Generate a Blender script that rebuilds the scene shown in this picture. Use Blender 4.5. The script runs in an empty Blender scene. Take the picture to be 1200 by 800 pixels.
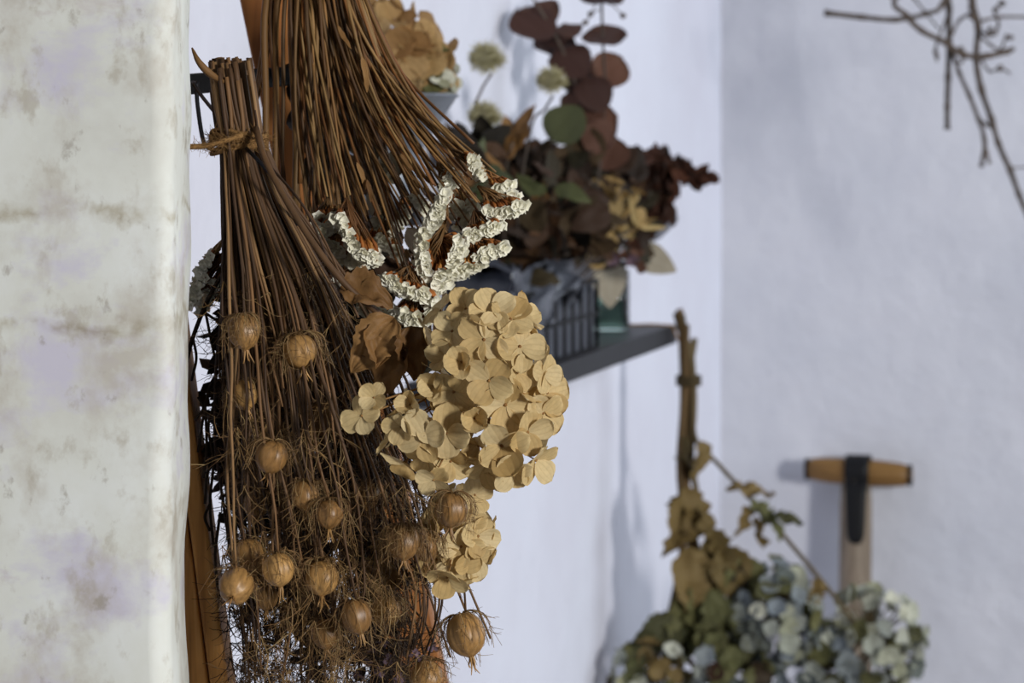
import bpy, math, random
from mathutils import Vector, Matrix, Quaternion, noise as mnoise

# ------------------------------------------------------------------ camera, world, lights, exposure
scene = bpy.context.scene
COL = scene.collection
CAM_Z = 1.55
F = 3000.0            # focal length in pixels of a 1200 px wide frame
HZ = 177.4            # row of the horizon

cam_d = bpy.data.cameras.new('camera')
cam_d.lens = 90.0
cam_d.sensor_width = 36.0
cam_d.shift_y = -(400.0 - HZ) / 1200.0
cam_d.clip_start = 0.05
cam_d.dof.use_dof = True
cam_d.dof.focus_distance = 1.15
cam_d.dof.aperture_fstop = 17.0
cam_d.dof.aperture_blades = 0
cam = bpy.data.objects.new('camera', cam_d)
cam.location = (0, 0, CAM_Z)
cam.rotation_euler = (math.pi / 2, 0, 0)
COL.objects.link(cam)
scene.camera = cam

world = bpy.data.worlds.new('World')
scene.world = world
world.use_nodes = True
world.node_tree.nodes['Background'].inputs[0].default_value = (0.74, 0.80, 1.0, 1)
world.node_tree.nodes['Background'].inputs[1].default_value = 0.08


def area(name, loc, aim, sx, sy, power, col):
    l = bpy.data.lights.new(name, 'AREA')
    l.shape = 'RECTANGLE'
    l.size = sx
    l.size_y = sy
    l.energy = power
    l.color = col
    o = bpy.data.objects.new(name, l)
    o.location = loc
    d = Vector(aim) - Vector(loc)
    o.rotation_euler = d.to_track_quat('-Z', 'Y').to_euler()
    COL.objects.link(o)
    return o


# daylight: a window behind the viewer's right shoulder and one in the right-hand side of the room
area('window_light_front', (3.2, -2.3, 2.15), (0.1, 2.0, 1.35), 0.55, 0.9, 215, (1.0, 0.985, 0.96))
area('window_light_side', (2.0, 2.4, 1.9), (0.2, 2.6, 1.5), 1.5, 1.0, 19, (0.84, 0.92, 1.0))

scene.view_settings.view_transform = 'Standard'
scene.view_settings.look = 'None'
scene.view_settings.exposure = 0.0
scene.view_settings.gamma = 1.0
scene.view_settings.use_curve_mapping = False


# ------------------------------------------------------------------ helpers
def P(px, py, d):
    return Vector(((px - 600.0) / F * d, d, CAM_Z + (HZ - py) / F * d))


NWALL = Vector((0.9662, -0.2577, 0.0))       # normal of the left wall
DWALL = Vector((0.2577, 0.9662, 0.0))        # its horizontal run, away from the viewer


def wx(d):
    return -0.669 + 0.26667 * d


def W(d, t, z):                               # point at depth d along the left wall, t in front of it
    return Vector((wx(d) + 0.9662 * t, d - 0.2577 * t, z))


def lin(h):
    h = h.lstrip('#')
    out = []
    for i in (0, 2, 4):
        c = int(h[i:i + 2], 16) / 255.0
        out.append(c / 12.92 if c <= 0.04045 else ((c + 0.055) / 1.055) ** 2.4)
    return tuple(out) + (1.0,)


def lerp_table(tab, y):
    if y <= tab[0][0]:
        return tab[0][1]
    for (a, va), (b, vb) in zip(tab, tab[1:]):
        if y <= b:
            return va + (vb - va) * (y - a) / (b - a)
    return tab[-1][1]


def catmull(pts, n):
    """n samples per span of a Catmull-Rom curve"""
    p = [pts[0] * 2 - pts[1]] + list(pts) + [pts[-1] * 2 - pts[-2]]
    out = []
    for i in range(1, len(p) - 2):
        a, b, c, d = p[i - 1], p[i], p[i + 1], p[i + 2]
        for k in range(n):
            t = k / n
            out.append(0.5 * ((2 * b) + (c - a) * t + (2 * a - 5 * b + 4 * c - d) * t * t + (3 * b - a - 3 * c + d) * t ** 3))
    out.append(pts[-1].copy())
    return out


WM = {}


def link(o, parent, M, stuff=False):
    COL.objects.link(o)
    WM[o.name] = M.copy()
    if parent is not None:
        o.parent = parent
        o.matrix_local = WM[parent.name].inverted() @ M
    else:
        o.matrix_local = M
    if stuff:
        o['kind'] = 'stuff'
    return o


def root(name, label, cat, loc, group=None):
    o = bpy.data.objects.new(name, None)
    o.empty_display_size = 0.02
    link(o, None, Matrix.Translation(Vector(loc)))
    o['label'] = label
    o['category'] = cat
    if group:
        o['group'] = group
    return o


def put(name, mesh, parent, M, label=None, stuff=False):
    o = bpy.data.objects.new(name, mesh)
    link(o, parent, M, stuff)
    if label:
        o['label'] = label
    return o


def put_mat(name, mesh, m, parent, M):
    """same mesh data, a material of the object's own"""
    o = bpy.data.objects.new(name, mesh)
    if not mesh.materials:
        mesh.materials.append(m)
    o.material_slots[0].link = 'OBJECT'
    o.material_slots[0].material = m
    return link(o, parent, M)


class MB:
    def __init__(self):
        self.v = []
        self.f = []
        self.uv = None

    def tube(self, pts, rad, n=5, cap=True):
        if not hasattr(rad, '__len__'):
            rad = [rad] * len(pts)
        base = len(self.v)
        m = len(pts)
        ref = None
        for i in range(m):
            t = (pts[min(i + 1, m - 1)] - pts[max(i - 1, 0)])
            if t.length < 1e-9:
                t = Vector((0, 0, -1))
            t = t.normalized()
            if ref is None:
                ref = Vector((1, 0, 0)) if abs(t.x) < 0.8 else Vector((0, 1, 0))
            u = (ref - t * ref.dot(t))
            if u.length < 1e-6:
                u = t.orthogonal()
            u.normalize()
            ref = u
            w = t.cross(u)
            r = rad[i]
            c = pts[i]
            for k in range(n):
                a = 2 * math.pi * k / n
                self.v.append(c + u * (r * math.cos(a)) + w * (r * math.sin(a)))
        for i in range(m - 1):
            for k in range(n):
                a = base + i * n + k
                b = base + i * n + (k + 1) % n
                self.f.append((a, b, b + n, a + n))
        if cap:
            self.f.append(tuple(base + k for k in reversed(range(n))))
            self.f.append(tuple(base + (m - 1) * n + k for k in range(n)))

    def box(self, c, ax, ay, az):
        """centre and three half-axis vectors"""
        b = len(self.v)
        for sz in (-1, 1):
            for sx, sy in ((-1, -1), (1, -1), (1, 1), (-1, 1)):
                self.v.append(c + ax * sx + ay * sy + az * sz)
        for q in ((3, 2, 1, 0), (4, 5, 6, 7), (0, 1, 5, 4), (1, 2, 6, 5), (2, 3, 7, 6), (3, 0, 4, 7)):
            self.f.append(tuple(b + i for i in q))

    def lathe(self, prof, n=24, M=Matrix.Identity(4), mod=None, close=True):
        b = len(self.v)
        for (r, z) in prof:
            for k in range(n):
                a = 2 * math.pi * k / n
                rr = r * (mod(a, z) if mod else 1.0)
                self.v.append(M @ Vector((rr * math.cos(a), rr * math.sin(a), z)))
        for i in range(len(prof) - 1):
            for k in range(n):
                a = b + i * n + k
                c = b + i * n + (k + 1) % n
                self.f.append((a, c, c + n, a + n))
        if close:
            self.f.append(tuple(b + k for k in reversed(range(n))))
            self.f.append(tuple(b + (len(prof) - 1) * n + k for k in range(n)))

    def grid(self, fn, nx, ny, uvrange=True):
        b = len(self.v)
        for j in range(ny + 1):
            for i in range(nx + 1):
                self.v.append(fn(i / nx, j / ny))
        for j in range(ny):
            for i in range(nx):
                a = b + j * (nx + 1) + i
                self.f.append((a, a + 1, a + nx + 2, a + nx + 1))

    def mesh(self, name, m=None, smooth=True, origin=None):
        me = bpy.data.meshes.new(name)
        vs = self.v if origin is None else [p - origin for p in self.v]
        me.from_pydata([tuple(p) for p in vs], [], self.f)
        if smooth:
            me.polygons.foreach_set('use_smooth', [True] * len(me.polygons))
        if m is not None:
            me.materials.append(m)
        me.update()
        return me

    def build(self, name, m, parent=None, smooth=True, stuff=False, label=None):
        lo = Vector((min(p.x for p in self.v), min(p.y for p in self.v), min(p.z for p in self.v)))
        hi = Vector((max(p.x for p in self.v), max(p.y for p in self.v), max(p.z for p in self.v)))
        c = (lo + hi) / 2
        return put(name, self.mesh(name, m, smooth, c), parent, Matrix.Translation(c), label, stuff)


def add_uv(me, nx, ny):
    """uv of a single grid mesh"""
    uv = me.uv_layers.new(name='UVMap')
    for l in me.loops:
        i = l.vertex_index
        uv.data[l.index].uv = ((i % (nx + 1)) / nx, (i // (nx + 1)) / ny)


def thick(o, t):
    s = o.modifiers.new('thickness', 'SOLIDIFY')
    s.thickness = t
    s.offset = 0
    return o


def bevel(o, w, seg=2):
    b = o.modifiers.new('rounded', 'BEVEL')
    b.width = w
    b.segments = seg
    b.limit_method = 'ANGLE'
    return o


# ------------------------------------------------------------------ materials
def nodes_of(name):
    m = bpy.data.materials.new(name)
    m.use_nodes = True
    nt = m.node_tree
    return m, nt, nt.nodes['Principled BSDF']


def N(nt, kind, **kw):
    n = nt.nodes.new(kind)
    for k, v in kw.items():
        setattr(n, k, v)
    return n


def ramp(nt, fac, stops, interp='LINEAR'):
    r = N(nt, 'ShaderNodeValToRGB')
    r.color_ramp.interpolation = interp
    els = r.color_ramp.elements
    while len(els) < len(stops):
        els.new(0.5)
    for e, (p, c) in zip(els, stops):
        e.position = p
        e.color = c
    nt.links.new(fac, r.inputs[0])
    return r.outputs[0]


def mix(nt, mode, fac, a, b):
    n = N(nt, 'ShaderNodeMix', data_type='RGBA', blend_type=mode)
    if hasattr(fac, 'is_linked'):
        nt.links.new(fac, n.inputs[0])
    else:
        n.inputs[0].default_value = fac
    for s, x in ((6, a), (7, b)):
        if hasattr(x, 'is_linked'):
            nt.links.new(x, n.inputs[s])
        else:
            n.inputs[s].default_value = x
    return n.outputs[2]


def noise_tex(nt, scale, detail=3, rough=0.55, vec=None, dist=0.0):
    n = N(nt, 'ShaderNodeTexNoise')
    n.inputs['Scale'].default_value = scale
    n.inputs['Detail'].default_value = detail
    n.inputs['Roughness'].default_value = rough
    n.inputs['Distortion'].default_value = dist
    if vec is not None:
        nt.links.new(vec, n.inputs['Vector'])
    return n.outputs[0]


def mapping(nt, vec, scale=(1, 1, 1), loc=(0, 0, 0), rot=(0, 0, 0)):
    n = N(nt, 'ShaderNodeMapping')
    n.inputs['Scale'].default_value = scale
    n.inputs['Location'].default_value = loc
    n.inputs['Rotation'].default_value = rot
    nt.links.new(vec, n.inputs['Vector'])
    return n.outputs[0]


def bump_into(nt, bsdf, h, strength=0.3, dist=0.001):
    b = N(nt, 'ShaderNodeBump')
    b.inputs['Strength'].default_value = strength
    b.inputs['Distance'].default_value = dist
    nt.links.new(h, b.inputs['Height'])
    nt.links.new(b.outputs[0], bsdf.inputs['Normal'])


def mat(name, cols, rough=0.75, var='object', nscale=60, namp=0.35, bump=0.0, bdist=0.001, trans=0.0, spec=0.25, vein=0, metal=0.0,
        stretch=(1, 1, 1), coords='Object'):
    """dry plant and plain materials: a colour per object or per loose piece, mottled by noise"""
    m, nt, b = nodes_of(name)
    if var == 'object':
        fac = N(nt, 'ShaderNodeObjectInfo').outputs['Random']
    else:
        fac = N(nt, 'ShaderNodeNewGeometry').outputs['Random Per Island']
    k = len(cols)
    col = ramp(nt, fac, [(i / max(1, k - 1), lin(c)) for i, c in enumerate(cols)]) if k > 1 else None
    tc = N(nt, 'ShaderNodeTexCoord').outputs[coords]
    vec = mapping(nt, tc, stretch)
    nz = noise_tex(nt, nscale, 4, 0.6, vec)
    g = ramp(nt, nz, [(0.25, (1 - namp,) * 3 + (1,)), (0.75, (1 + namp * 0.6,) * 3 + (1,))])
    col = mix(nt, 'MULTIPLY', 1.0, col if col is not None else lin(cols[0]), g)
    height = nz
    if vein:
        uv = N(nt, 'ShaderNodeUVMap').outputs[0]
        sp = N(nt, 'ShaderNodeSeparateXYZ')
        nt.links.new(uv, sp.inputs[0])
        s = N(nt, 'ShaderNodeMath', operation='MULTIPLY')
        s.inputs[1].default_value = vein
        nt.links.new(sp.outputs[0], s.inputs[0])
        w = N(nt, 'ShaderNodeMath', operation='SINE')
        nt.links.new(s.outputs[0], w.inputs[0])
        pw = N(nt, 'ShaderNodeMath', operation='MULTIPLY_ADD')
        pw.inputs[1].default_value = 0.5
        pw.inputs[2].default_value = 0.5
        nt.links.new(w.outputs[0], pw.inputs[0])
        g2 = ramp(nt, pw.outputs[0], [(0.0, (0.80, 0.76, 0.70, 1)), (0.3, (1, 1, 1, 1))])
        col = mix(nt, 'MULTIPLY', 0.4, col, g2)
        height = pw.outputs[0]
    nt.links.new(col, b.inputs['Base Color'])
    b.inputs['Roughness'].default_value = rough
    b.inputs['Specular IOR Level'].default_value = spec
    b.inputs['Metallic'].default_value = metal
    if bump:
        bump_into(nt, b, height, bump, bdist)
    if trans:
        tr = N(nt, 'ShaderNodeBsdfTranslucent')
        nt.links.new(col, tr.inputs['Color'])
        mx = N(nt, 'ShaderNodeMixShader')
        mx.inputs[0].default_value = trans
        nt.links.new(b.outputs[0], mx.inputs[1])
        nt.links.new(tr.outputs[0], mx.inputs[2])
        nt.links.new(mx.outputs[0], nt.nodes['Material Output'].inputs['Surface'])
    return m


def wall_paint(name, base, alt, bscale=9, bump=0.25):
    m, nt, b = nodes_of(name)
    tc = N(nt, 'ShaderNodeTexCoord').outputs['Object']
    a = noise_tex(nt, bscale, 5, 0.6, tc)
    c = ramp(nt, a, [(0.3, lin(alt)), (0.62, lin(base))])
    sm = noise_tex(nt, 55, 3, 0.5, tc)
    spots = ramp(nt, sm, [(0.24, (0.80, 0.80, 0.82, 1)), (0.34, (1, 1, 1, 1))])
    c = mix(nt, 'MULTIPLY', 0.4, c, spots)
    nt.links.new(c, b.inputs['Base Color'])
    b.inputs['Roughness'].default_value = 0.85
    b.inputs['Specular IOR Level'].default_value = 0.15
    h = noise_tex(nt, 14, 6, 0.55, tc)
    bump_into(nt, b, h, bump, 0.02)
    return m


def old_plaster():
    m, nt, b = nodes_of('flaking old plaster')
    tc = N(nt, 'ShaderNodeTexCoord').outputs['Object']
    big = noise_tex(nt, 16, 8, 0.6, tc, 0.1)
    fine = noise_tex(nt, 70, 8, 0.62, tc, 0.15)
    lav = noise_tex(nt, 17, 6, 0.62, mapping(nt, tc, (1, 1, 1.3), (3.1, 0, 1.9)), 0.15)
    base = ramp(nt, big, [(0.34, lin('#d3d3cb')), (0.5, lin('#dfe1da')), (0.66, lin('#e6e9e6'))])
    lavm = ramp(nt, lav, [(0.53, (0, 0, 0, 1)), (0.66, (1, 1, 1, 1))])
    c = mix(nt, 'MIX', lavm, base, lin('#d0cddb'))
    pinkm = ramp(nt, noise_tex(nt, 21, 6, 0.6, mapping(nt, tc, (0.6, 1, 1.5), (8.3, 0, 4.1)), 0.1), [(0.64, (0, 0, 0, 1)), (0.76, (.8, .8, .8, 1))])
    c = mix(nt, 'MIX', pinkm, c, lin('#b9a3ad'))

    def patches(scale, loc, lo, hi, flo, fhi, colour, amount, c):
        p = N(nt, 'ShaderNodeMath', operation='MULTIPLY')
        nt.links.new(ramp(nt, noise_tex(nt, scale, 7, 0.62, mapping(nt, tc, (1.15, 1, 0.8), loc), 0.1), [(lo, (0, 0, 0, 1)), (hi, (1, 1, 1, 1))]), p.inputs[0])
        nt.links.new(ramp(nt, fine, [(flo, (0, 0, 0, 1)), (fhi, (1, 1, 1, 1))]), p.inputs[1])
        f = N(nt, 'ShaderNodeMath', operation='MULTIPLY')
        f.inputs[1].default_value = amount
        nt.links.new(p.outputs[0], f.inputs[0])
        return mix(nt, 'MIX', f.outputs[0], c, lin(colour))
    # bare beige patches where the skim coat has gone, broad and small
    c = patches(17, (0.4, 0, 5.2), 0.47, 0.60, 0.36, 0.58, '#b8afa1', 0.6, c)
    c = patches(38, (2.4, 0, 1.2), 0.54, 0.62, 0.34, 0.52, '#ada493', 0.55, c)
    c = patches(60, (5.4, 0, 3.2), 0.60, 0.66, 0.30, 0.45, '#9c9488', 0.55, c)
    # two ragged horizontal seams where coats of plaster meet
    sp = N(nt, 'ShaderNodeSeparateXYZ')
    nt.links.new(tc, sp.inputs[0])
    wob = noise_tex(nt, 26, 7, 0.6, tc)
    gap = ramp(nt, noise_tex(nt, 45, 4, 0.6, mapping(nt, tc, (1, 1, 1), (1, 0, 9))), [(0.40, (0, 0, 0, 1)), (0.56, (1, 1, 1, 1))])
    for z0 in (SEAM1, SEAM2):
        a = N(nt, 'ShaderNodeMath', operation='MULTIPLY_ADD')
        a.inputs[1].default_value = 0.034
        nt.links.new(wob, a.inputs[0])
        nt.links.new(sp.outputs[2], a.inputs[2])
        d = N(nt, 'ShaderNodeMath', operation='SUBTRACT')
        d.inputs[1].default_value = z0 + 0.017
        nt.links.new(a.outputs[0], d.inputs[0])
        ab = N(nt, 'ShaderNodeMath', operation='ABSOLUTE')
        nt.links.new(d.outputs[0], ab.inputs[0])
        s_ = ramp(nt, ab.outputs[0], [(0.0, (0.70, 0.65, 0.57, 1)), (0.0010, (0.88, 0.86, 0.82, 1)), (0.0030, (1, 1, 1, 1))])
        c = mix(nt, 'MULTIPLY', gap, c, s_)
    nt.links.new(c, b.inputs['Base Color'])
    b.inputs['Roughness'].default_value = 0.8
    b.inputs['Specular IOR Level'].default_value = 0.2
    bump_into(nt, b, noise_tex(nt, 30, 6, 0.5, tc), 0.16, 0.003)
    return m


def wood(name, c1, c2, c3, along='Z', rough=0.55, scale=1.0):
    m, nt, b = nodes_of(name)
    tc = N(nt, 'ShaderNodeTexCoord').outputs['Object']
    st = {'Z': (60, 60, 3.0), 'X': (3.0, 60, 60), 'Y': (60, 3.0, 60)}[along]
    v = mapping(nt, tc, tuple(s * scale for s in st))
    g = noise_tex(nt, 2.2, 6, 0.62, v, 0.6)
    c = ramp(nt, g, [(0.28, lin(c1)), (0.5, lin(c2)), (0.74, lin(c3))])
    nt.links.new(c, b.inputs['Base Color'])
    b.inputs['Roughness'].default_value = rough
    b.inputs['Specular IOR Level'].default_value = 0.35
    bump_into(nt, b, g, 0.25, 0.0008)
    return m


PIL_D = 1.05
SEAM1 = P(100, 247, PIL_D).z - 1.4
SEAM2 = P(100, 384, PIL_D).z - 1.4

M_left = wall_paint('lavender white wall paint', '#dbdde9', '#d4d4e0', 5, 0.22)
M_far = wall_paint('light-dimmed grey white wall paint', '#cdced6', '#c2c4cd', 5, 0.40)  # greyer than the left wall: its dimmer light is put into the colour
M_floor = mat('pale concrete floor', ['#8d8a86'], 0.8, 'object', 6, 0.25)
M_plaster = old_plaster()
M_rail = wood('orange brown waxed pine', '#8f5b26', '#c98e48', '#dca966')  # colour lifted to offset the bundle's shade on the left rail
M_rail_shade = wood('shade-toned brown pine', '#6a3f1c', '#945e2e', '#a8703a')  # toned down: part of the statice shade on the right rail is coloured in
M_black = mat('black painted steel', ['#0e0e10'], 0.55, 'object', 120, 0.3, 0.1, 0.0005)
M_shelf = mat('charcoal painted shelf board', ['#1f2024'], 0.5, 'object', 40, 0.25, 0.06, 0.0006)
M_zinc = mat('dull zinc', ['#8b9098'], 0.42, 'object', 45, 0.3, 0.05, 0.0005, metal=0.75, spec=0.5)
M_stem = mat('brown dried stems', ['#32231a', '#5c4229', '#805e3c', '#452f1d', '#93714a'], 0.62, 'object', 90, 0.4, 0.2, 0.0004, stretch=(1, 1, 0.12), spec=0.3)
M_stem_grey = mat('straw brown dried stems', ['#4d3820', '#7d5c34', '#5c3f22', '#947548', '#85552a', '#3b2d1c'], 0.62, 'object', 90, 0.4, 0.2, 0.0004, stretch=(1, 1, 0.12), spec=0.3)
M_fibre = mat('thread-like dried foliage', ['#241811', '#4a3420', '#6f5234', '#36251a', '#8a6c46'], 0.6, 'island', 60, 0.2, spec=0.3)
M_fibre_shade = mat('shade-darkened thread foliage', ['#18100b', '#2c1d15', '#21160f', '#3a281a'], 0.7, 'island', 60, 0.2)  # rear threads: shade inside the bundle put into the colour
M_bract = mat('dry tan bract threads', ['#5f462a', '#937448', '#79593a', '#b59a6a'], 0.55, 'island', 60, 0.2, spec=0.3)  # pod bracts; also the paler, lit tone of the front threads
M_dark_sprig = mat('near black dried herb', ['#1d1610', '#2c2015', '#3a2a19'], 0.8, 'island', 60, 0.3)
M_pod = mat('papery tan seed pod', ['#9a7342', '#b88e55', '#866238', '#aa814c'], 0.42, 'object', 1.6, 0.5, 0.25, 0.0006, stretch=(2.2, 2.2, 0.5), spec=0.4)
M_petal = mat('parchment hydrangea petals', ['#d9bf8a', '#e2cd9e', '#ccae76', '#dec692', '#c0a068'], 0.6, 'object', 3.0, 0.2, 0.12, 0.0004, trans=0.25, spec=0.2, vein=30)
M_petal_brown = mat('amber brown hydrangea petals', ['#a88354', '#c09f6c', '#916c41', '#c9ab79'], 0.6, 'object', 3.0, 0.25, 0.25, 0.0006, trans=0.3, spec=0.2, vein=30)
M_pedicel = mat('tan flower stalks', ['#a07a48', '#80592f'], 0.65, 'object', 80, 0.3)
M_leaf_brown = mat('crisp brown leaf', ['#8c673c', '#70502e', '#a0794a'], 0.6, 'object', 90, 0.35, 0.4, 0.0008, trans=0.2, vein=30)
M_white = mat('papery white statice flowers', ['#f0edda', '#faf7e8', '#e2dec6', '#f4f1de'], 0.8, 'island', 300, 0.1, trans=0.15, spec=0.1)
M_calyx = mat('rust brown calyces', ['#8a4f22', '#a5652f', '#6b3a17', '#b9803f'], 0.7, 'island', 100, 0.3)
M_twine = mat('hairy jute twine', ['#7d5c36', '#967245', '#634626'], 0.9, 'island', 400, 0.35, 0.4, 0.0005)
M_wire = mat('dark iron wire', ['#26272b'], 0.4, 'object', 100, 0.2, metal=0.6, spec=0.5)
M_liner = mat('black plastic sheet', ['#4a4e58'], 0.36, 'object', 30, 0.2, 0.12, 0.001, spec=0.6)
M_euca = mat('russet round leaves', ['#6b4d40', '#54392e', '#7d5a4a', '#432d25'], 0.55, 'object', 40, 0.25, 0.15, 0.0006, trans=0.25, vein=20)
M_euca_dark = mat('dark brown leathery leaf', ['#3f2c27', '#4d3630', '#35241f'], 0.55, 'object', 40, 0.25, 0.15, 0.0006, trans=0.15, vein=20)
M_euca_green = mat('olive green leaf', ['#585d3c', '#4c5034'], 0.6, 'object', 40, 0.25, trans=0.15, vein=20)
M_dull = mat('dull brown and olive dried leaves', ['#241b14', '#3d291b', '#322d20', '#4a3320', '#1e1814', '#3c3929', '#553a24'], 0.7, 'object', 60, 0.3, 0.2, 0.0008, trans=0.12, vein=20)
M_grass = mat('bleached grass heads', ['#a58a58', '#8a6d3f', '#bca673', '#77603a'], 0.75, 'object', 60, 0.3, trans=0.15, vein=14)
M_rust = mat('rust brown lacy foliage', ['#33201a', '#472a1e', '#281a14', '#573424'], 0.7, 'object', 60, 0.3, trans=0.1, vein=14)
M_pale_leaf = mat('pale beige felted leaf', ['#9e9583', '#aaa18e'], 0.75, 'object', 40, 0.12, trans=0.2, vein=16)
M_puff = mat('pale yellow green fluff', ['#c3bb90', '#d3cdaa', '#aaa274'], 0.9, 'island', 60, 0.2, trans=0.3)
M_blue = mat('faded blue grey hydrangea petals', ['#7d868f', '#979e9f', '#626c76', '#a8aca3', '#767b74', '#575f5d'], 0.7, 'object', 4, 0.25, trans=0.2)
M_cream = mat('pale greenish white hydrangea petals', ['#c6c8b8', '#b3b5a0', '#d3d3c2', '#9ea296', '#aaa984'], 0.7, 'object', 4, 0.25, trans=0.2)
M_olive = mat('crumpled olive tan leaf', ['#74613a', '#877248', '#5d5130', '#8b6d3c'], 0.65, 'object', 50, 0.35, 0.3, 0.001, trans=0.2, vein=20)
M_olive_green = mat('crumpled grey green leaf', ['#5d5f3c', '#6d6b45', '#4a4a30'], 0.65, 'object', 50, 0.35, 0.3, 0.001, trans=0.2, vein=20)
M_twig = mat('dark brown twigs', ['#4a4038', '#5d5148', '#3b332d'], 0.75, 'object', 80, 0.4, 0.3, 0.0005, stretch=(1, 1, 0.3))
M_stalk = mat('tan grey woody stalks', ['#4f4229', '#63553a', '#40351f', '#6b5233'], 0.7, 'object', 80, 0.35, 0.2, 0.0005, stretch=(1, 1, 0.15))
M_grip = wood('honey brown ash grip', '#5d4322', '#7a592e', '#8b6939', 'X', 0.5)
M_shaft = wood('weathered grey brown shaft', '#5d5246', '#7a6c5c', '#8d8070', 'Z', 0.6)
M_purple = mat('dull mauve dried florets', ['#5d4a55', '#77626e', '#493a44'], 0.8, 'object', 60, 0.3)


def glass_mat():
    m, nt, b = nodes_of('aqua green glass')
    b.inputs['Base Color'].default_value = lin('#d3eade')
    b.inputs['Roughness'].default_value = 0.05
    b.inputs['Transmission Weight'].default_value = 1.0
    b.inputs['IOR'].default_value = 1.3
    return m


M_glass = glass_mat()


# ------------------------------------------------------------------ the room
def structure(o, label=None):
    o['kind'] = 'structure'
    if label:
        o['label'] = label
    return o


FAR = Vector((0.2953, 3.616, 0))


def wall_mesh(name, a, b, z0, z1, m, thickness, nrm, nx, nz, amp, seed):
    """a plastered wall with a hand-trowelled uneven face"""
    mb = MB()
    d = b - a

    def fn(u, v):
        p = a + d * u
        p = Vector((p.x, p.y, z0 + (z1 - z0) * v))
        k = amp * (mnoise.noise(p * 4 + Vector((seed, 0, 0))) + 0.4 * mnoise.noise(p * 13 + Vector((0, seed, 0))))
        return p + nrm * k
    mb.grid(fn, nx, nz)
    n0 = len(mb.v)
    for q in ((a, z0), (b, z0), (b, z1), (a, z1)):
        mb.v.append(Vector((q[0].x, q[0].y, q[1])) - nrm * thickness)
    mb.f.append((n0 + 3, n0 + 2, n0 + 1, n0))
    return structure(mb.build(name, m))


o = wall_mesh('wall_left', W(1.02, 0, 0), FAR + DWALL * 0.02, 0, 3.0, M_left, 0.1, NWALL, 60, 60, 0.0025, 3.0)
o['label'] = 'lavender white painted wall carrying the charcoal shelf'
o = wall_mesh('wall_far', FAR - NWALL * 0.02, FAR + NWALL * 1.6, 0, 3.0, M_far, 0.1, -DWALL, 60, 80, 0.004, 8.0)
o['label'] = 'grey white plastered end wall behind the garden tool'
mb = MB()
mb.box(Vector((0.6, 1.9, -0.02)), Vector((1.6, 0, 0)), Vector((0, 2.4, 0)), Vector((0, 0, 0.02)))
structure(mb.build('floor', M_floor, smooth=False), 'plain pale floor far below the frame')


def pillar():
    """end of a plastered wall with a worn, rounded, wavy corner"""
    mb = MB()
    xr, y0, y1, r = -0.1398, PIL_D, 1.115, 0.009
    prof = [(-0.62, y0), (-0.40, y0), (-0.30, y0), (-0.24, y0), (-0.20, y0), (-0.18, y0), (-0.165, y0)]
    for k in range(7):
        a = math.pi / 2 * k / 6
        prof.append((xr - r + r * math.sin(a), y0 + r - r * math.cos(a)))
    prof += [(xr, y0 + 0.03), (xr, y1 - 0.008), (xr - 0.003, y1 - 0.002), (xr - 0.01, y1), (-0.62, y1)]
    nz = 150
    for j in range(nz + 1):
        z = 2.6 * j / nz if j < 1 else (0.9 + 1.1 * (j - 1) / (nz - 2) if j < nz else 2.6)
        for i, (x, y) in enumerate(prof):
            p = Vector((x, y, z))
            e = 0.0
            if 5 < i < len(prof) - 1:
                e = 0.0028 * mnoise.noise(Vector((0, y * 3, z * 9))) + 0.0014 * mnoise.noise(Vector((4, y * 12, z * 38)))
            f = 0.0016 * mnoise.noise(Vector((x * 16, 7, z * 16)))
            mb.v.append(p + Vector((e, f if i < 9 else 0, 0)))
    n = len(prof)
    for j in range(nz):
        for i in range(n - 1):
            a = j * n + i
            mb.f.append((a, a + 1, a + n + 1, a + n))
    me = mb.mesh('wall_front', M_plaster, True, Vector((0, 0, 1.4)))
    o = put('wall_front', me, None, Matrix.Translation((0, 0, 1.4)))
    structure(o, 'flaking whitewashed plaster wall end with a rounded corner')


pillar()


# ------------------------------------------------------------------ shelf
SH_Z = 1.3542
SH_T = 0.0213
SH_D0, SH_D1, SH_DEP = 2.17, 2.9205, 0.0794


def wall_board(name, label, dd0, dd1, dep, z, th, brackets):
    sh = root(name, label, 'shelf', W((dd0 + dd1) / 2, 0, z - th))
    mb = MB()
    mb.box(W((dd0 + dd1) / 2, dep / 2, z - th / 2), NWALL * (dep / 2), DWALL * ((dd1 - dd0) / 2 / 0.9662), Vector((0, 0, th / 2)))
    bevel(mb.build('board', M_shelf, sh, smooth=False), 0.0015)
    for dd in brackets:
        mb = MB()
        mb.box(W(dd, dep * .3, z - th - 0.003), NWALL * dep * .3, DWALL * 0.009, Vector((0, 0, 0.003)))
        mb.box(W(dd, 0.003, z - th - 0.02), NWALL * 0.003, DWALL * 0.009, Vector((0, 0, 0.02)))
        mb.build('bracket', M_black, sh, smooth=False)


wall_board('wall_shelf', 'charcoal painted wall shelf holding the wire basket and glass jar', SH_D0, SH_D1, SH_DEP, SH_Z, SH_T, (2.3,))
BK_Z = 1.55 + (HZ - 240) / F * 1.9
wall_board('small_wall_shelf', 'small dark wall shelf under the zinc bucket, hidden by the statice', 1.855, 1.96, 0.11, BK_Z, 0.014, (1.91,))


# ------------------------------------------------------------------ leaning ladder
def plank(mb, a, b, wdir, w, ddir, dp):
    """bar from a to b with half widths w along wdir and dp along ddir"""
    t = (b - a) / 2
    mb.box((a + b) / 2, wdir * w, ddir * dp, t)


ladder = root('wooden_ladder', 'orange brown wooden ladder leaning on the wall behind the hanging bundles', 'ladder', (0.05, 1.35, 0))
XA, YA = Vector((1, 0, 0)), Vector((0, 1, 0))


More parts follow.
